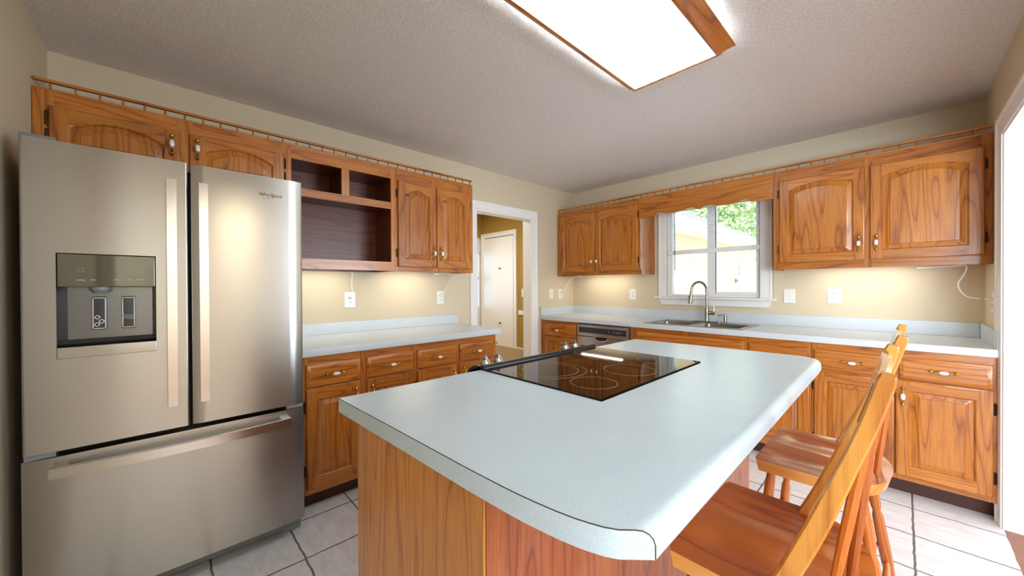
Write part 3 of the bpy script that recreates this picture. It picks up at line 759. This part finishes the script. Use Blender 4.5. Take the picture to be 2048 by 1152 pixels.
def strip_light(label, x0, x1, loc, rz, cord, plug, H=0.0):
    """local frame: x along the cabinet, front faces -y, z=0 at the cabinet's underside"""
    t = thing('under_cabinet_light', label, 'lamp', loc, rz)
    b = B(); box(b, x0, x1, -0.045, 0.02, 0.019, 0.0434, 0, 0.003); obj('housing', b, 'white_plastic', t)
    b = B(); box(b, x0+0.02, x1-0.02, -0.036, 0.011, 0.0155, 0.0195, 0, 0.001); obj('lens', b, 'strip_glow', t)
    b = B(); tube(b, spline(cord, 8), 0.0034, 8); c = obj('cord', b, 'white_plastic', t)
    b = B(); p = Vector(plug[0]); d = Vector(plug[1])
    lathe(b, [(0.006, 0), (0.011, 0.006), (0.013, 0.018), (0.012, 0.026)], p-d*0.026, d, 12); obj('plug', b, 'white_plastic', t)
    return t
# wall A: local x = y - y0 ; local y = -(x - ...)
ybk = 0.16      # lamp row sits this far from the wall
t = strip_light('white strip lamp glowing under the open cubbies, its cord hanging to an outlet', 0.02, 0.44, (ybk, -3.235, ZB), RA,
    [(0.44, 0.02, -0.012), (0.475, 0.10, -0.006), (0.476, 0.12, -0.05), (0.480, 0.135, -0.12), (0.488, 0.135, -0.165), (0.478, 0.128, -0.192)],
    ((0.474, 0.152, -0.194), (0, 1, 0)))
t = strip_light('white strip lamp glowing under the two door wall cabinet near the hall doorway', 0.02, 0.42, (ybk, -2.545, ZB), RA,
    [(0.42, 0.0, -0.012), (0.50, -0.02, -0.006), (0.66, 0.02, -0.008), (0.645, 0.08, -0.05), (0.60, 0.12, -0.15), (0.583, 0.125, -0.192)],
    ((0.578, 0.152, -0.196), (0, 1, 0)))
ybn = -0.16
t = strip_light('white strip lamp glowing under the wall cabinet left of the window', 0.24, 0.80, (0.0, ybn, ZB), 0,
    [(0.24, 0.0, -0.010), (0.16, 0.0, -0.006), (0.12, -0.02, -0.02), (0.075, -0.06, -0.10), (0.06, -0.10, -0.17), (0.04, -0.11, -0.193)],
    ((0.008, -0.110, -0.195), (-1, 0, 0)))
t = strip_light('white strip lamp glowing under the wall cabinet right of the window', 0.24, 0.76, (2.176, ybn, ZB), 0,
    [(0.76, 0.0, -0.010), (0.90, -0.06, -0.006), (0.955, -0.10, -0.006), (0.952, -0.11, -0.05), (0.925, -0.12, -0.12), (0.95, -0.16, -0.185), (1.0, -0.185, -0.202)],
    ((1.044, -0.185, -0.203), (1, 0, 0)))

# ------------------------------------------------------------------ refrigerator (front faces +x)
FX = 0.790
fy0 = -4.146; FW = 0.878
t = thing('refrigerator', 'large stainless steel french door refrigerator with ice and water dispenser', 'refrigerator', (FX, fy0, 0), RA)
b = B(); box(b, 0.004, FW-0.004, 0.062, 0.70, 0.03, 1.765, 0, 0.004); obj('cabinet_body', b, 'fridge_grey', t)
b = B(); box(b, 0.01, FW-0.01, 0.055, 0.066, 0.06, 1.76); obj('gasket', b, 'gasket', t)
def fdoor(x0, x1, z0, z1, bulge=0.0):
    """slightly bowed slab with rounded vertical edges"""
    b = B(); n = 14; fr_, bk = [], []
    for i in range(n+1):
        u = i/n; x = x0+(x1-x0)*u
        e = min(x-x0, x1-x); rnd = 0.010*(1-min(e/0.012, 1))**2
        fr_.append((x, rnd - bulge*(1-(2*u-1)**2)))
    prof = fr_ + [(x1, 0.055), (x0, 0.055)]
    loops(b, [[(x, y, z0) for x, y in prof], [(x, y, z1) for x, y in prof]], 0, True, True)
    return b
DL0, DL1, DR0, DR1 = 0.004, 0.440, 0.451, 0.874
dsx0, dsx1, dsz0, dsz1 = 0.083, 0.341, 1.004, 1.386
# left door built with the dispenser opening
b = B()
def slab(x0, x1, z0, z1):
    box(b, x0, x1, 0.0, 0.055, z0, z1)
slab(DL0+0.006, dsx0, 0.672, 1.787); slab(dsx1, DL1-0.006, 0.672, 1.787); slab(dsx0, dsx1, 0.672, dsz0); slab(dsx0, dsx1, dsz1, 1.787)
for s, x in ((-1, DL0+0.006), (1, DL1-0.006)):
    pr = [(x, 0.0)]+[(x+s*0.006*math.sin(a), 0.006-0.006*math.cos(a)) for a in [PI/2*i/5 for i in range(1, 6)]]+[(x+s*0.006, 0.055), (x, 0.055)]
    loops(b, [[(u, v, z) for u, v in pr] for z in (0.672, 1.787)], 0, True, True)
bmesh.ops.remove_doubles(b, verts=b.verts, dist=1e-5)
ld = obj('door', b, 'stainless', t); ld['label'] = 'left door with dispenser'
rd_ = obj('door', fdoor(DR0, DR1, 0.672, 1.785, 0.0), 'stainless', t); rd_['label'] = 'right door with maker name'
dd_ = obj('freezer_drawer', fdoor(0.0, 0.876, 0.088, 0.652, 0.0), 'stainless', t)
# bar handles
def bar(b, p0, p1, w, bow, mi=0, vertical=True):
    n = 16; rings = []
    for i in range(n+1):
        u = i/n; c = Vector(p0).lerp(Vector(p1), u); c.y -= bow*(1-(2*u-1)**2)
        h = w/2; d = 0.008
        if vertical: rings.append([c+Vector(q) for q in ((-h, -d, 0), (h, -d, 0), (h+.001, 0, 0), (h, d, 0), (-h, d, 0), (-h-.001, 0, 0))])
        else: rings.append([c+Vector(q) for q in ((0, -d, -h), (0, -d, h), (0, 0, h+.001), (0, d, h), (0, d, -h), (0, 0, -h-.001))])
    loops(b, rings, mi, True, True)
for par, xc in ((ld, -3.757-fy0), (rd_, -3.657-fy0)):
    b = B(); bar(b, (xc, -0.042, 0.775), (xc, -0.042, 1.700), 0.030, 0.006)
    for z in (0.80, 1.675): box(b, xc-0.010, xc+0.010, -0.040, 0.001, z-0.02, z+0.02, 0, 0.003)
    obj('handle', b, 'handle_steel', par)
b = B(); bar(b, (0.066, -0.034, 0.607), (0.812, -0.034, 0.602), 0.036, 0.032, 0, False)
for x in (0.085, 0.793): box(b, x-0.02, x+0.02, -0.036, 0.001, 0.592, 0.618, 0, 0.003)
obj('handle', b, 'handle_steel', dd_)
# dispenser
plain('dispenser_glass', rgb(96, 92, 74), 0.05, 0.35, 0.6)
plain('dispenser_liner', rgb(120, 120, 122), 0.22, 0.9)
plain('paddle_dark', rgb(60, 62, 68), 0.2, 0.4)
plain('mark_white', rgb(228, 228, 226), 0.5)
b = B()
x0, x1, z0, z1 = dsx0, dsx1, dsz0+0.050, 1.262
ring0 = [(x0, 0.0, z0), (x1, 0.0, z0), (x1, 0.0, z1), (x0, 0.0, z1)]
ring1 = [(x0+0.02, 0.052, z0+0.012), (x1-0.012, 0.052, z0+0.012), (x1-0.012, 0.052, z1), (x0+0.02, 0.052, z1)]
loops(b, [ring0, ring1], 0, False, True); obj('dispenser_recess', b, 'dispenser_liner', ld)
b = B(); box(b, x0+0.002, x1-0.002, -0.004, 0.03, 1.262, dsz1-0.002, 0, 0.004); cp = obj('control_panel', b, 'dispenser_glass', ld)
b = B()
for xx, zz, ww in ((0.048, 1.286, 0.022), (0.082, 1.287, 0.014), (0.142, 1.288, 0.020), (0.178, 1.289, 0.012), (0.200, 1.290, 0.026)):
    box(b, x0+xx, x0+xx+ww, -0.0046, -0.0039, zz, zz+0.0035)
for xx, zz in ((0.052, 1.318), (0.178, 1.322), (0.205, 1.322)):
    for q in ((0, 0.014, 0, 0.0008), (0, 0.014, 0.015, 0.0158), (0, 0.0008, 0, 0.0158), (0.0132, 0.014, 0, 0.0158)): box(b, x0+xx+q[0], x0+xx+q[1], -0.0045, -0.0039, zz+q[2], zz+q[3])
obj('panel_marking', b, 'ring_grey', cp)
b = B(); box(b, x0-0.001, x1+0.001, -0.006, 0.045, dsz0-0.002, dsz0+0.040, 0, 0.004); obj('drip_tray', b, 'stainless', ld)
b = B(); lathe(b, [(0.020, 0), (0.030, 0.012), (0.030, 0.03)], (x0+0.105, 0.03, 1.24), (0, 0, 1), 14); obj('nozzle', b, 'grey_plastic', ld)
for xx, kind in ((0.100, 'ice'), (0.178, 'water')):
    cx = x0+xx
    b = B(); box(b, cx-0.019, cx+0.019, 0.036, 0.044, 1.098, 1.225, 0, 0.003); pd = obj('paddle', b, 'paddle_dark', ld)
    b = B(); y_m = 0.0352
    def seg(p, q, w=0.0013):
        p = Vector((p[0], 0, p[1])); q = Vector((q[0], 0, q[1])); d = (q-p).normalized(); nrm = Vector((-d.z, 0, d.x))*w
        pts_ = [p-d*w-nrm, q+d*w-nrm, q+d*w+nrm, p-d*w+nrm]
        loops(b, [[(v.x, y_m, v.z) for v in pts_], [(v.x, y_m+0.001, v.z) for v in pts_]], 0, True, True)
    fr4 = [(cx-0.016, 1.103), (cx+0.016, 1.103), (cx+0.016, 1.220), (cx-0.016, 1.220)]
    for i in range(4): seg(fr4[i], fr4[(i+1) % 4])
    if kind == 'ice':
        for ax, az in ((-0.005, 1.146), (0.006, 1.130), (-0.006, 1.118)):
            q4 = [(cx+ax-0.008, az), (cx+ax, az-0.008), (cx+ax+0.008, az), (cx+ax, az+0.008)]
            for i in range(4): seg(q4[i], q4[(i+1) % 4])
    else:
        for az in (1.138, 1.144, 1.150):
            pp = [(cx-0.015+0.03*i/8, az+0.0018*math.sin(2*PI*i/8)) for i in range(9)]
            for i in range(8): seg(pp[i], pp[i+1], 0.0010)
    obj('symbol', b, 'mark_white', pd)
# maker's lettering on the right door
cu = bpy.data.curves.new('lettering', 'FONT'); cu.body = 'Whirlpool'; cu.size = 0.0225; cu.extrude = 0.0005; cu.align_x = 'CENTER'
to = bpy.data.objects.new('lettering', cu); COL.objects.link(to)
bpy.context.view_layer.update()
me = bpy.data.meshes.new_from_object(to.evaluated_get(bpy.context.evaluated_depsgraph_get()))
bpy.data.objects.remove(to)
me.materials.clear(); me.materials.append(MATS['slot_dark'])
lg = bpy.data.objects.new('lettering', me); COL.objects.link(lg); lg.parent = rd_
lg.location = (-3.406-fy0, -0.0006, 1.692); lg.rotation_euler = (PI/2, 0, 0)
b = B(); tube(b, spline([(0.736-0.028, -0.001, 1.684), (0.736-0.014, -0.001, 1.681), (0.736+0.006, -0.001, 1.688), (0.736+0.016, -0.001, 1.703), (0.736+0.004, -0.001, 1.712)], 6), 0.0008, 6)
obj('emblem_swirl', b, 'brass', rd_)
# grille and feet
b = B(); box(b, 0.02, 0.856, 0.10, 0.115, 0.012, 0.085); obj('base_grille', b, 'gasket', t)
for x0_, x1_ in ((0.795, 0.878), (-0.002, 0.081)):
    b = B(); box(b, x0_, x1_, 0.082, 0.17, 0.0, 0.060, 0, 0.006); obj('foot_cover', b, 'grey_plastic', t)
for x0_, x1_ in ((0.80, 0.872), (0.006, 0.078)):
    b = B(); box(b, x0_, x1_, 0.004, 0.054, 0.6535, 0.671, 0, 0.002); obj('hinge_cover', b, 'grey_plastic', t)
b = B(); box(b, 0.004, 0.085, 0.004, 0.12, 1.787, 1.800, 0, 0.003); obj('hinge_cover', b, 'fridge_grey', t)

# ------------------------------------------------------------------ island
ty0, ty1 = -2.838, -2.040            # cut-out for the range
IX0 = 1.700
t = thing('island_cabinet', 'oak kitchen island base under the wide white countertop', 'island', (0, 0, 0))
b = B(); box(b, IX0, 2.322, -3.335, ty0-0.004, 0.0, 0.8705); box(b, IX0, 2.322, ty1+0.004, -1.59, 0.0, 0.8705); box(b, 2.262, 2.322, ty0-0.004, ty1+0.004, 0.0, 0.8705)
obj('carcass', b, 'oak_z', t)
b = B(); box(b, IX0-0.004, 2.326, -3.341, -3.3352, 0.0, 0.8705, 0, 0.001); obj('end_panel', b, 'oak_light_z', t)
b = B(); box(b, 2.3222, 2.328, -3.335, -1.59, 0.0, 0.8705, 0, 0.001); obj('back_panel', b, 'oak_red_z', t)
# island countertop
def itop():
    b = B()
    near = [(1.676, -3.390), (2.05, -3.374), (2.30, -3.364), (2.40, -3.358), (2.44, -3.3545), (2.475, -3.350), (2.51, -3.3445), (2.54, -3.338), (2.56, -3.332), (2.58, -3.3245), (2.598, -3.314)]
    corner = (2.634, -3.278)
    edge = []          # (point, inward direction for the rounded edge)
    for p in near: edge.append((p, (0, 0)))
    edge.append((corner, (-1.0, -1.0)))
    for y in (-3.20, -3.0, -2.7, -2.4, -2.1, -1.85): edge.append(((2.634-0.012*(y+3.278)/1.6, y), (-1, 0)))
    r = 0.085; cx, cy = 2.620-r, -1.545-r
    for i in range(9):
        a = PI/2*i/8; edge.append(((cx+r*math.cos(a), cy+r*math.sin(a)), (-math.cos(a), 0 if i == 8 else -math.sin(a)*(1-i/8))))
    edge += [((2.2, -1.560), (0, 0)), ((1.695, -1.588), (0, 0)), ((1.690, ty1), (0, 0)), ((2.260, ty1), (0, 0)), ((2.260, ty0), (0, 0)), ((1.682, ty0), (0, 0))]
    prof = [(0.000, 0.0), (0.0, 0.020), (0.002, 0.029), (0.006, 0.036), (0.012, 0.0405), (0.020, 0.042), (0.027, 0.042)]
    rings = [[(p[0]+d[0]*o, p[1]+d[1]*o, z) for p, d in edge] for o, z in prof]
    loops(b, rings, 0, True, True)
    bmesh.ops.remove_doubles(b, verts=b.verts, dist=1e-5)
    return b, near+[corner]
t = thing('island_countertop', 'wide white laminate island countertop with rounded seating edge', 'countertop', (0, 0, 0.8715))
b, nearpts = itop(); obj('worktop', b, 'laminate_daylit', t, smooth=40)
b = B()
for i in range(len(nearpts)-1):
    pass
cap = [(x, y-0.0003, 0.0422) for x, y in nearpts[:-1]]
cx_, cy_ = nearpts[-1]
cap += [(cx_-o, cy_-o-0.0003, z) for o, z in ((0.027, 0.0422), (0.020, 0.0422), (0.012, 0.0407), (0.006, 0.0362), (0.002, 0.0292), (0.0, 0.020), (0.0, 0.001))]
tube(b, cap, 0.0009, 6); obj('edge_seam', b, 'seam_brown', t)

# ------------------------------------------------------------------ range with glass cooktop (front faces -x)
t = thing('range', 'black slide in electric range with smooth glass cooktop built into the island', 'range', (0, 0, 0))
b = B(); box(b, 1.645, 2.255, ty0+0.006, ty1-0.006, 0.05, 0.905); obj('oven_body', b, 'black_enamel', t)
b = B(); box(b, 1.600, 1.643, ty0+0.012, ty1-0.012, 0.22, 0.80, 0, 0.008); od = obj('oven_door', b, 'black_enamel', t)
b = B(); tube(b, [(1.565, ty0+0.07, 0.75), (1.565, ty1-0.07, 0.75)], 0.011, 10)
for y in (ty0+0.08, ty1-0.08): tube(b, [(1.565, y, 0.75), (1.602, y, 0.75)], 0.008, 8)
obj('door_handle', b, 'chrome', od)
b = B(); box(b, 1.605, 1.643, ty0+0.012, ty1-0.012, 0.06, 0.21, 0, 0.008); obj('drawer', b, 'black_enamel', t)
b = B(); box(b, 1.700, 2.254, ty0+0.004, ty1-0.004, 0.906, 0.9185, 0, 0.0015, 1); ck = obj('cooktop', b, 'black_glass', t)
b = B(); tube(b, [(1.690, ty0+0.002, 0.918), (1.690, ty1-0.002, 0.918)], 0.0155, 14); obj('front_trim', b, 'black_enamel', t)
b = B()
pr = [(1.690, 0.905), (1.685, 0.930), (1.610, 0.898), (1.596, 0.880), (1.596, 0.812), (1.650, 0.812), (1.650, 0.90)]
loops(b, [[(x, y, z) for x, z in pr] for y in (ty0+0.004, ty1-0.004)], 0, True, True)
for y, s in ((ty0+0.004, -1), (ty1-0.004, 1)):
    pc = [(1.672, 0.928), (1.632, 0.924), (1.596, 0.902), (1.584, 0.876), (1.590, 0.816), (1.672, 0.816)]
    loops(b, [[(x, y-0.030*(s > 0)+0.0*s, z) for x, z in pc], [(x, y+0.030*(s < 0), z) for x, z in pc]], 0, True, True)
pnl = obj('control_panel', b, 'black_enamel', t)
for y in (-2.772, -2.700, -2.225, -2.143):
    b = B(); ax = Vector((-0.40, 0, 0.92)).normalized(); o = Vector((1.640, y, 0.912))
    lathe(b, [(0.026, -0.002), (0.026, 0.004), (0.021, 0.006), (0.0205, 0.024), (0.019, 0.026)], o, ax, 22)
    a, c = frame_of(ax)
    kb = obj('knob', b, 'chrome', t)
    b = B()
    pt = o+ax*0.033
    m3 = Matrix((a, c, ax)).transposed()
    vs = box(b, -0.006, 0.006, -0.019, 0.019, -0.009, 0.010, 0, 0.002)
    for v in b.verts: v.co = pt + m3 @ v.co
    obj('knob_grip', b, 'chrome', kb)
def annulus(cx, cy, r, w=0.0007):
    b = B(); n = 64
    rg = lambda rr, z: [(cx+rr*math.cos(2*PI*i/n), cy+rr*math.sin(2*PI*i/n), z) for i in range(n)]
    loops(b, [rg(r-w, 0.9186), rg(r-w, 0.9188), rg(r+w, 0.9188), rg(r+w, 0.9186)])
    return b
for cx, cy, r in ((1.892, -2.645, 0.145), (1.892, -2.645, 0.113), (2.130, -2.688, 0.081), (2.118, -2.420, 0.100), (1.765, -2.235, 0.050), (2.10, -2.165, 0.075)):
    obj('burner_ring', annulus(cx, cy, r), 'ring_grey', ck)

# ------------------------------------------------------------------ bar stools (they face -x, towards the island)
def make_stool(label):
    t = thing('bar_stool', label, 'stool', (2.670, -2.725, 0), 0, 'wooden stools at the island')
    # seat: saddle shaped board, curved rear edge
    b = B(); NX, NY = 16, 24
    def sx(u, v):
        e = abs(v); x0 = -0.172 + 0.007*max(0, (e-0.88)/0.12)**2
        x1 = 0.030 + 0.135*math.sqrt(max(0.0, 1-min(1, e)**2.2))
        return x0+(x1-x0)*u
    def sz(u, v):
        s = math.exp(-((abs(v)-0.45)/0.30)**2)*0.011
        f = min(1, u/0.25)*min(1, (1-u)/0.35); f = f*f*(3-2*f)
        return 0.650 - s*f
    top = [[b.verts.new((sx(i/NX, 2*j/NY-1), 0.212*(2*j/NY-1), sz(i/NX, 2*j/NY-1))) for j in range(NY+1)] for i in range(NX+1)]
    mid = {}
    bot = [[b.verts.new((sx(0.03+0.94*i/NX, 2*j/NY-1), 0.207*(2*j/NY-1), 0.612)) for j in range(NY+1)] for i in range(NX+1)]
    for i in range(NX):
        for j in range(NY):
            b.faces.new((top[i][j], top[i+1][j], top[i+1][j+1], top[i][j+1])); b.faces.new((bot[i][j], bot[i][j+1], bot[i+1][j+1], bot[i+1][j]))
    def rim(g): return [g[i][0] for i in range(NX+1)]+[g[NX][j] for j in range(1, NY+1)]+[g[i][NY] for i in range(NX-1, -1, -1)]+[g[0][j] for j in range(NY-1, 0, -1)]
    nf = len(b.faces); bridge(b, rim(top), rim(bot), 1)
    obj('seat', b, ['cherry_x', 'pine_x'], t, smooth=50)  # sides take the paler wood so their colour carries the light on them
    # posts
    for s in (-1, 1):
        pts = spline([(0.015, s*0.194, 0.630), (0.052, s*0.196, 0.709), (0.095, s*0.199, 0.82), (0.134, s*0.202, 0.934), (0.165, s*0.204, 1.03), (0.187, s*0.206, 1.113)], 5)
        b = B(); rings = []
        n = len(pts)
        for i, p in enumerate(pts):
            u = i/(n-1); d = (pts[min(i+1, n-1)]-pts[max(i-1, 0)]).normalized(); nx = Vector((d.z, 0, -d.x)); ny = Vector((0, 1, 0))
            w = 0.0125+0.004*math.sin(PI*min(1, u*1.3+0.15)); h = 0.017
            if i == 0: w *= 0.6; h *= 0.6
            if i == n-1: w *= 0.8; h *= 0.85
            rings.append([p+nx*a*w+ny*c*h for a, c in ((-1, -0.75), (-0.75, -1), (0.75, -1), (1, -0.75), (1, 0.75), (0.75, 1), (-0.75, 1), (-1, 0.75))])
        loops(b, rings, 0, True, True); obj('back_post', b, 'pine_z', t)
    # crest rail
    b = B(); rings = []
    for i in range(17):
        v = -1+2*i/16; bow = 0.004*(1-v*v)-0.012; y = v*0.203
        rings.append([Vector((0.160+bow, y, 1.025)), Vector((0.176+bow, y, 1.022)), Vector((0.196+bow, y, 1.094)), Vector((0.190+bow, y, 1.100)), Vector((0.180+bow, y, 1.095))])
    loops(b, rings, 0, True, True); obj('crest_rail', b, 'pine_y', t)
    for k in range(4):
        v = (-0.6, -0.2, 0.2, 0.6)[k]
        xb = 0.022+0.135*math.sqrt(1-abs(v)**2.2)-0.028
        pts = spline([(xb, v*0.19, 0.638), (xb+(0.168-xb)*0.30, v*0.192, 0.76), (xb+(0.168-xb)*0.64, v*0.195, 0.90), (0.168, v*0.198, 1.04)], 5)
        b = B(); tube(b, pts, [0.0065+0.003*math.sin(PI*i/(len(pts)-1)) for i in range(len(pts))], 8); obj('spindle', b, 'cherry_z', t)
    # legs
    tops = [(-0.130, -0.155), (-0.130, 0.155), (0.095, -0.145), (0.095, 0.145)]; feet = [(-0.185, -0.205), (-0.185, 0.205), (0.185, -0.195), (0.185, 0.195)]
    def at(k, z):
        u = 1-z/0.618; a = tops[k]; c = feet[k]; return Vector((a[0]+(c[0]-a[0])*u, a[1]+(c[1]-a[1])*u, z))
    for k in range(4):
        b = B(); zs = (0.618, 0.57, 0.50, 0.46, 0.44, 0.42, 0.30, 0.16, 0.06, 0.0); rs = (0.011, 0.014, 0.0165, 0.015, 0.011, 0.0155, 0.0175, 0.014, 0.011, 0.009)
        tube(b, [at(k, z) for z in zs], list(rs), 12); obj('leg', b, 'cherry_z', t)
    for a, c, z in ((0, 1, 0.20), (2, 3, 0.26), (0, 2, 0.31), (1, 3, 0.31), (0, 1, 0.36)):
        p, q = at(a, z), at(c, z); b = B()
        tube(b, [p.lerp(q, u) for u in (0, 0.2, 0.5, 0.8, 1)], [0.008, 0.010, 0.013, 0.010, 0.008], 10); obj('stretcher', b, 'cherry_z', t)
    return t
st1 = make_stool('wooden spindle back stool at the island, the nearer of the two')
st2 = dup(st1); st2.location = (2.686, -2.068, 0)
st2['label'] = 'wooden spindle back stool at the island, the farther of the two near the window'

# ------------------------------------------------------------------ ceiling lamp
lx0, lx1, ly0, ly1 = 1.823, 2.268, -3.10, -1.828
t = thing('ceiling_light', 'bright rectangular ceiling light with oak crown moulding frame above the island', 'lamp', (0, 0, ZC))
b = B()
def rl(o, z): return [(lx0-o, ly0-o, z), (lx1+o, ly0-o, z), (lx1+o, ly1+o, z), (lx0-o, ly1+o, z)]
loops(b, [rl(-0.012, -0.050), rl(-0.012, -0.061), rl(0.0, -0.061), rl(0.004, -0.056), rl(0.006, -0.050), rl(0.012, -0.044), rl(0.022, -0.034), rl(0.034, -0.026), rl(0.044, -0.018), rl(0.046, -0.016), rl(0.052, -0.0145), rl(0.054, -0.011), rl(0.048, -0.011), rl(0.0, -0.030), rl(-0.012, -0.050)])
obj('crown_frame', b, 'oak_y', t, smooth=25)
b = B(); box(b, lx0+0.012, lx1-0.012, ly0+0.012, ly1-0.012, -0.056, -0.050); obj('diffuser', b, 'diffuser', t)
b = B(); box(b, lx0+0.05, lx1-0.05, ly0+0.05, ly1-0.05, -0.014, -0.0005); obj('ballast_pan', b, 'white_paint', t)
for x in (lx0+0.035, lx1-0.035):
    b = B(); tube(b, [(x, ly0+0.03, -0.024), (x, ly1-0.03, -0.024)], 0.008, 10); obj('fluorescent_tube', b, 'tube_glow', t)

# ------------------------------------------------------------------ outside the window
b = B(); box(b, -14, 16, 1.3, 26, -0.30, -0.22); struct('ground', b, 'concrete')
t = thing('garage_wing', 'neighbouring house wing with cream siding and grey shingle roof seen through the window', 'building', (0, 0, -0.22))
b = B(); X = 0.20
N = 22
for k in range(N):
    z0 = 0.0+k*0.118; face(b, [(X+0.012, 1.6, z0), (X+0.012, 7.4, z0), (X, 7.4, z0+0.118), (X, 1.6, z0+0.118)]); face(b, [(X, 1.6, z0), (X, 7.4, z0), (X+0.012, 7.4, z0), (X+0.012, 1.6, z0)])
box(b, -5.0, X-0.001, 1.6, 7.4, 0, 2.596)
obj('siding_wall', b, 'siding', t)
b = B(); box(b, X, 0.56, 1.4, 7.6, 2.38, 2.42); obj('soffit', b, 'white_paint', t)
b = B(); box(b, 0.56, 0.62, 1.4, 7.6, 2.37, 2.50, 0, 0.01); obj('gutter', b, 'white_paint', t)
b = B(); loops(b, [[(0.60, 1.3, 2.50), (0.60, 7.7, 2.50), (-2.6, 4.4, 4.3), (-2.6, 1.3, 4.3)], [(0.60, 1.3, 2.44), (0.60, 7.7, 2.44), (-2.6, 4.4, 4.24), (-2.6, 1.3, 4.24)]], 0, True, True)
for k in range(16):
    u = k/16; x = 0.60-3.2*u; z = 2.502+1.8*u; y1 = 7.7-3.3*u
    face(b, [(x, 1.3, z+0.012), (x, y1, z+0.012), (x-0.2, y1-0.2, z+0.1125), (x-0.2, 1.3, z+0.1125)]); face(b, [(x, 1.3, z-0.002), (x, y1, z-0.002), (x, y1, z+0.012), (x, 1.3, z+0.012)])
obj('shingle_roof', b, 'shingle', t)
b = B(); box(b, X+0.013, X+0.04, 6.15, 6.95, 0.0, 2.0, 0, 0.005); obj('corner_board', b, 'white_paint', t)
t = thing('wall_lantern', 'small grey wall lantern on the neighbouring siding seen through the right pane', 'lantern', (X+0.012, 5.85, 1.35))
b = B(); lathe(b, [(0.05, 0), (0.05, 0.02), (0.02, 0.03)], (0.002, 0, 0), (1, 0, 0), 14); tube(b, [(0.02, 0, 0), (0.09, 0, 0.03), (0.13, 0, 0.0)], 0.012, 8); obj('bracket', b, 'grey_plastic', t)
b = B(); lathe(b, [(0.02, 0.16), (0.03, 0.13), (0.075, 0.09), (0.07, 0.06), (0.06, -0.10), (0.03, -0.13)], (0.13, 0, 0), (0, 0, 1), 12); obj('lamp_glass', b, 'white_plastic', t)
tr = thing('tree', 'leafy green tree standing behind the shingle roof outside', 'tree', (-2.6, 15.5, -0.22))
b = B(); tube(b, [(0, 0, 0), (0.1, 0, 2), (0, 0.1, 4)], [0.25, 0.2, 0.12], 10); obj('trunk', b, 'bark', tr)
b = B(); rnd = random.Random(7)
for k in range(2600):
    u = rnd.random()*2*PI; v = math.acos(rnd.uniform(-1, 1)); r = rnd.random()**0.4
    c = Vector((2.6*r*math.sin(v)*math.cos(u), 2.6*r*math.sin(v)*math.sin(u), 5.2+2.8*r*math.cos(v)))
    d1 = Vector((rnd.uniform(-1, 1), rnd.uniform(-1, 1), rnd.uniform(-1, 1))).normalized()*0.17; d2 = d1.orthogonal().normalized()*0.09
    face(b, [c-d1, c-d2, c+d1, c+d2])
obj('foliage', b, 'leaf', tr, smooth=0)
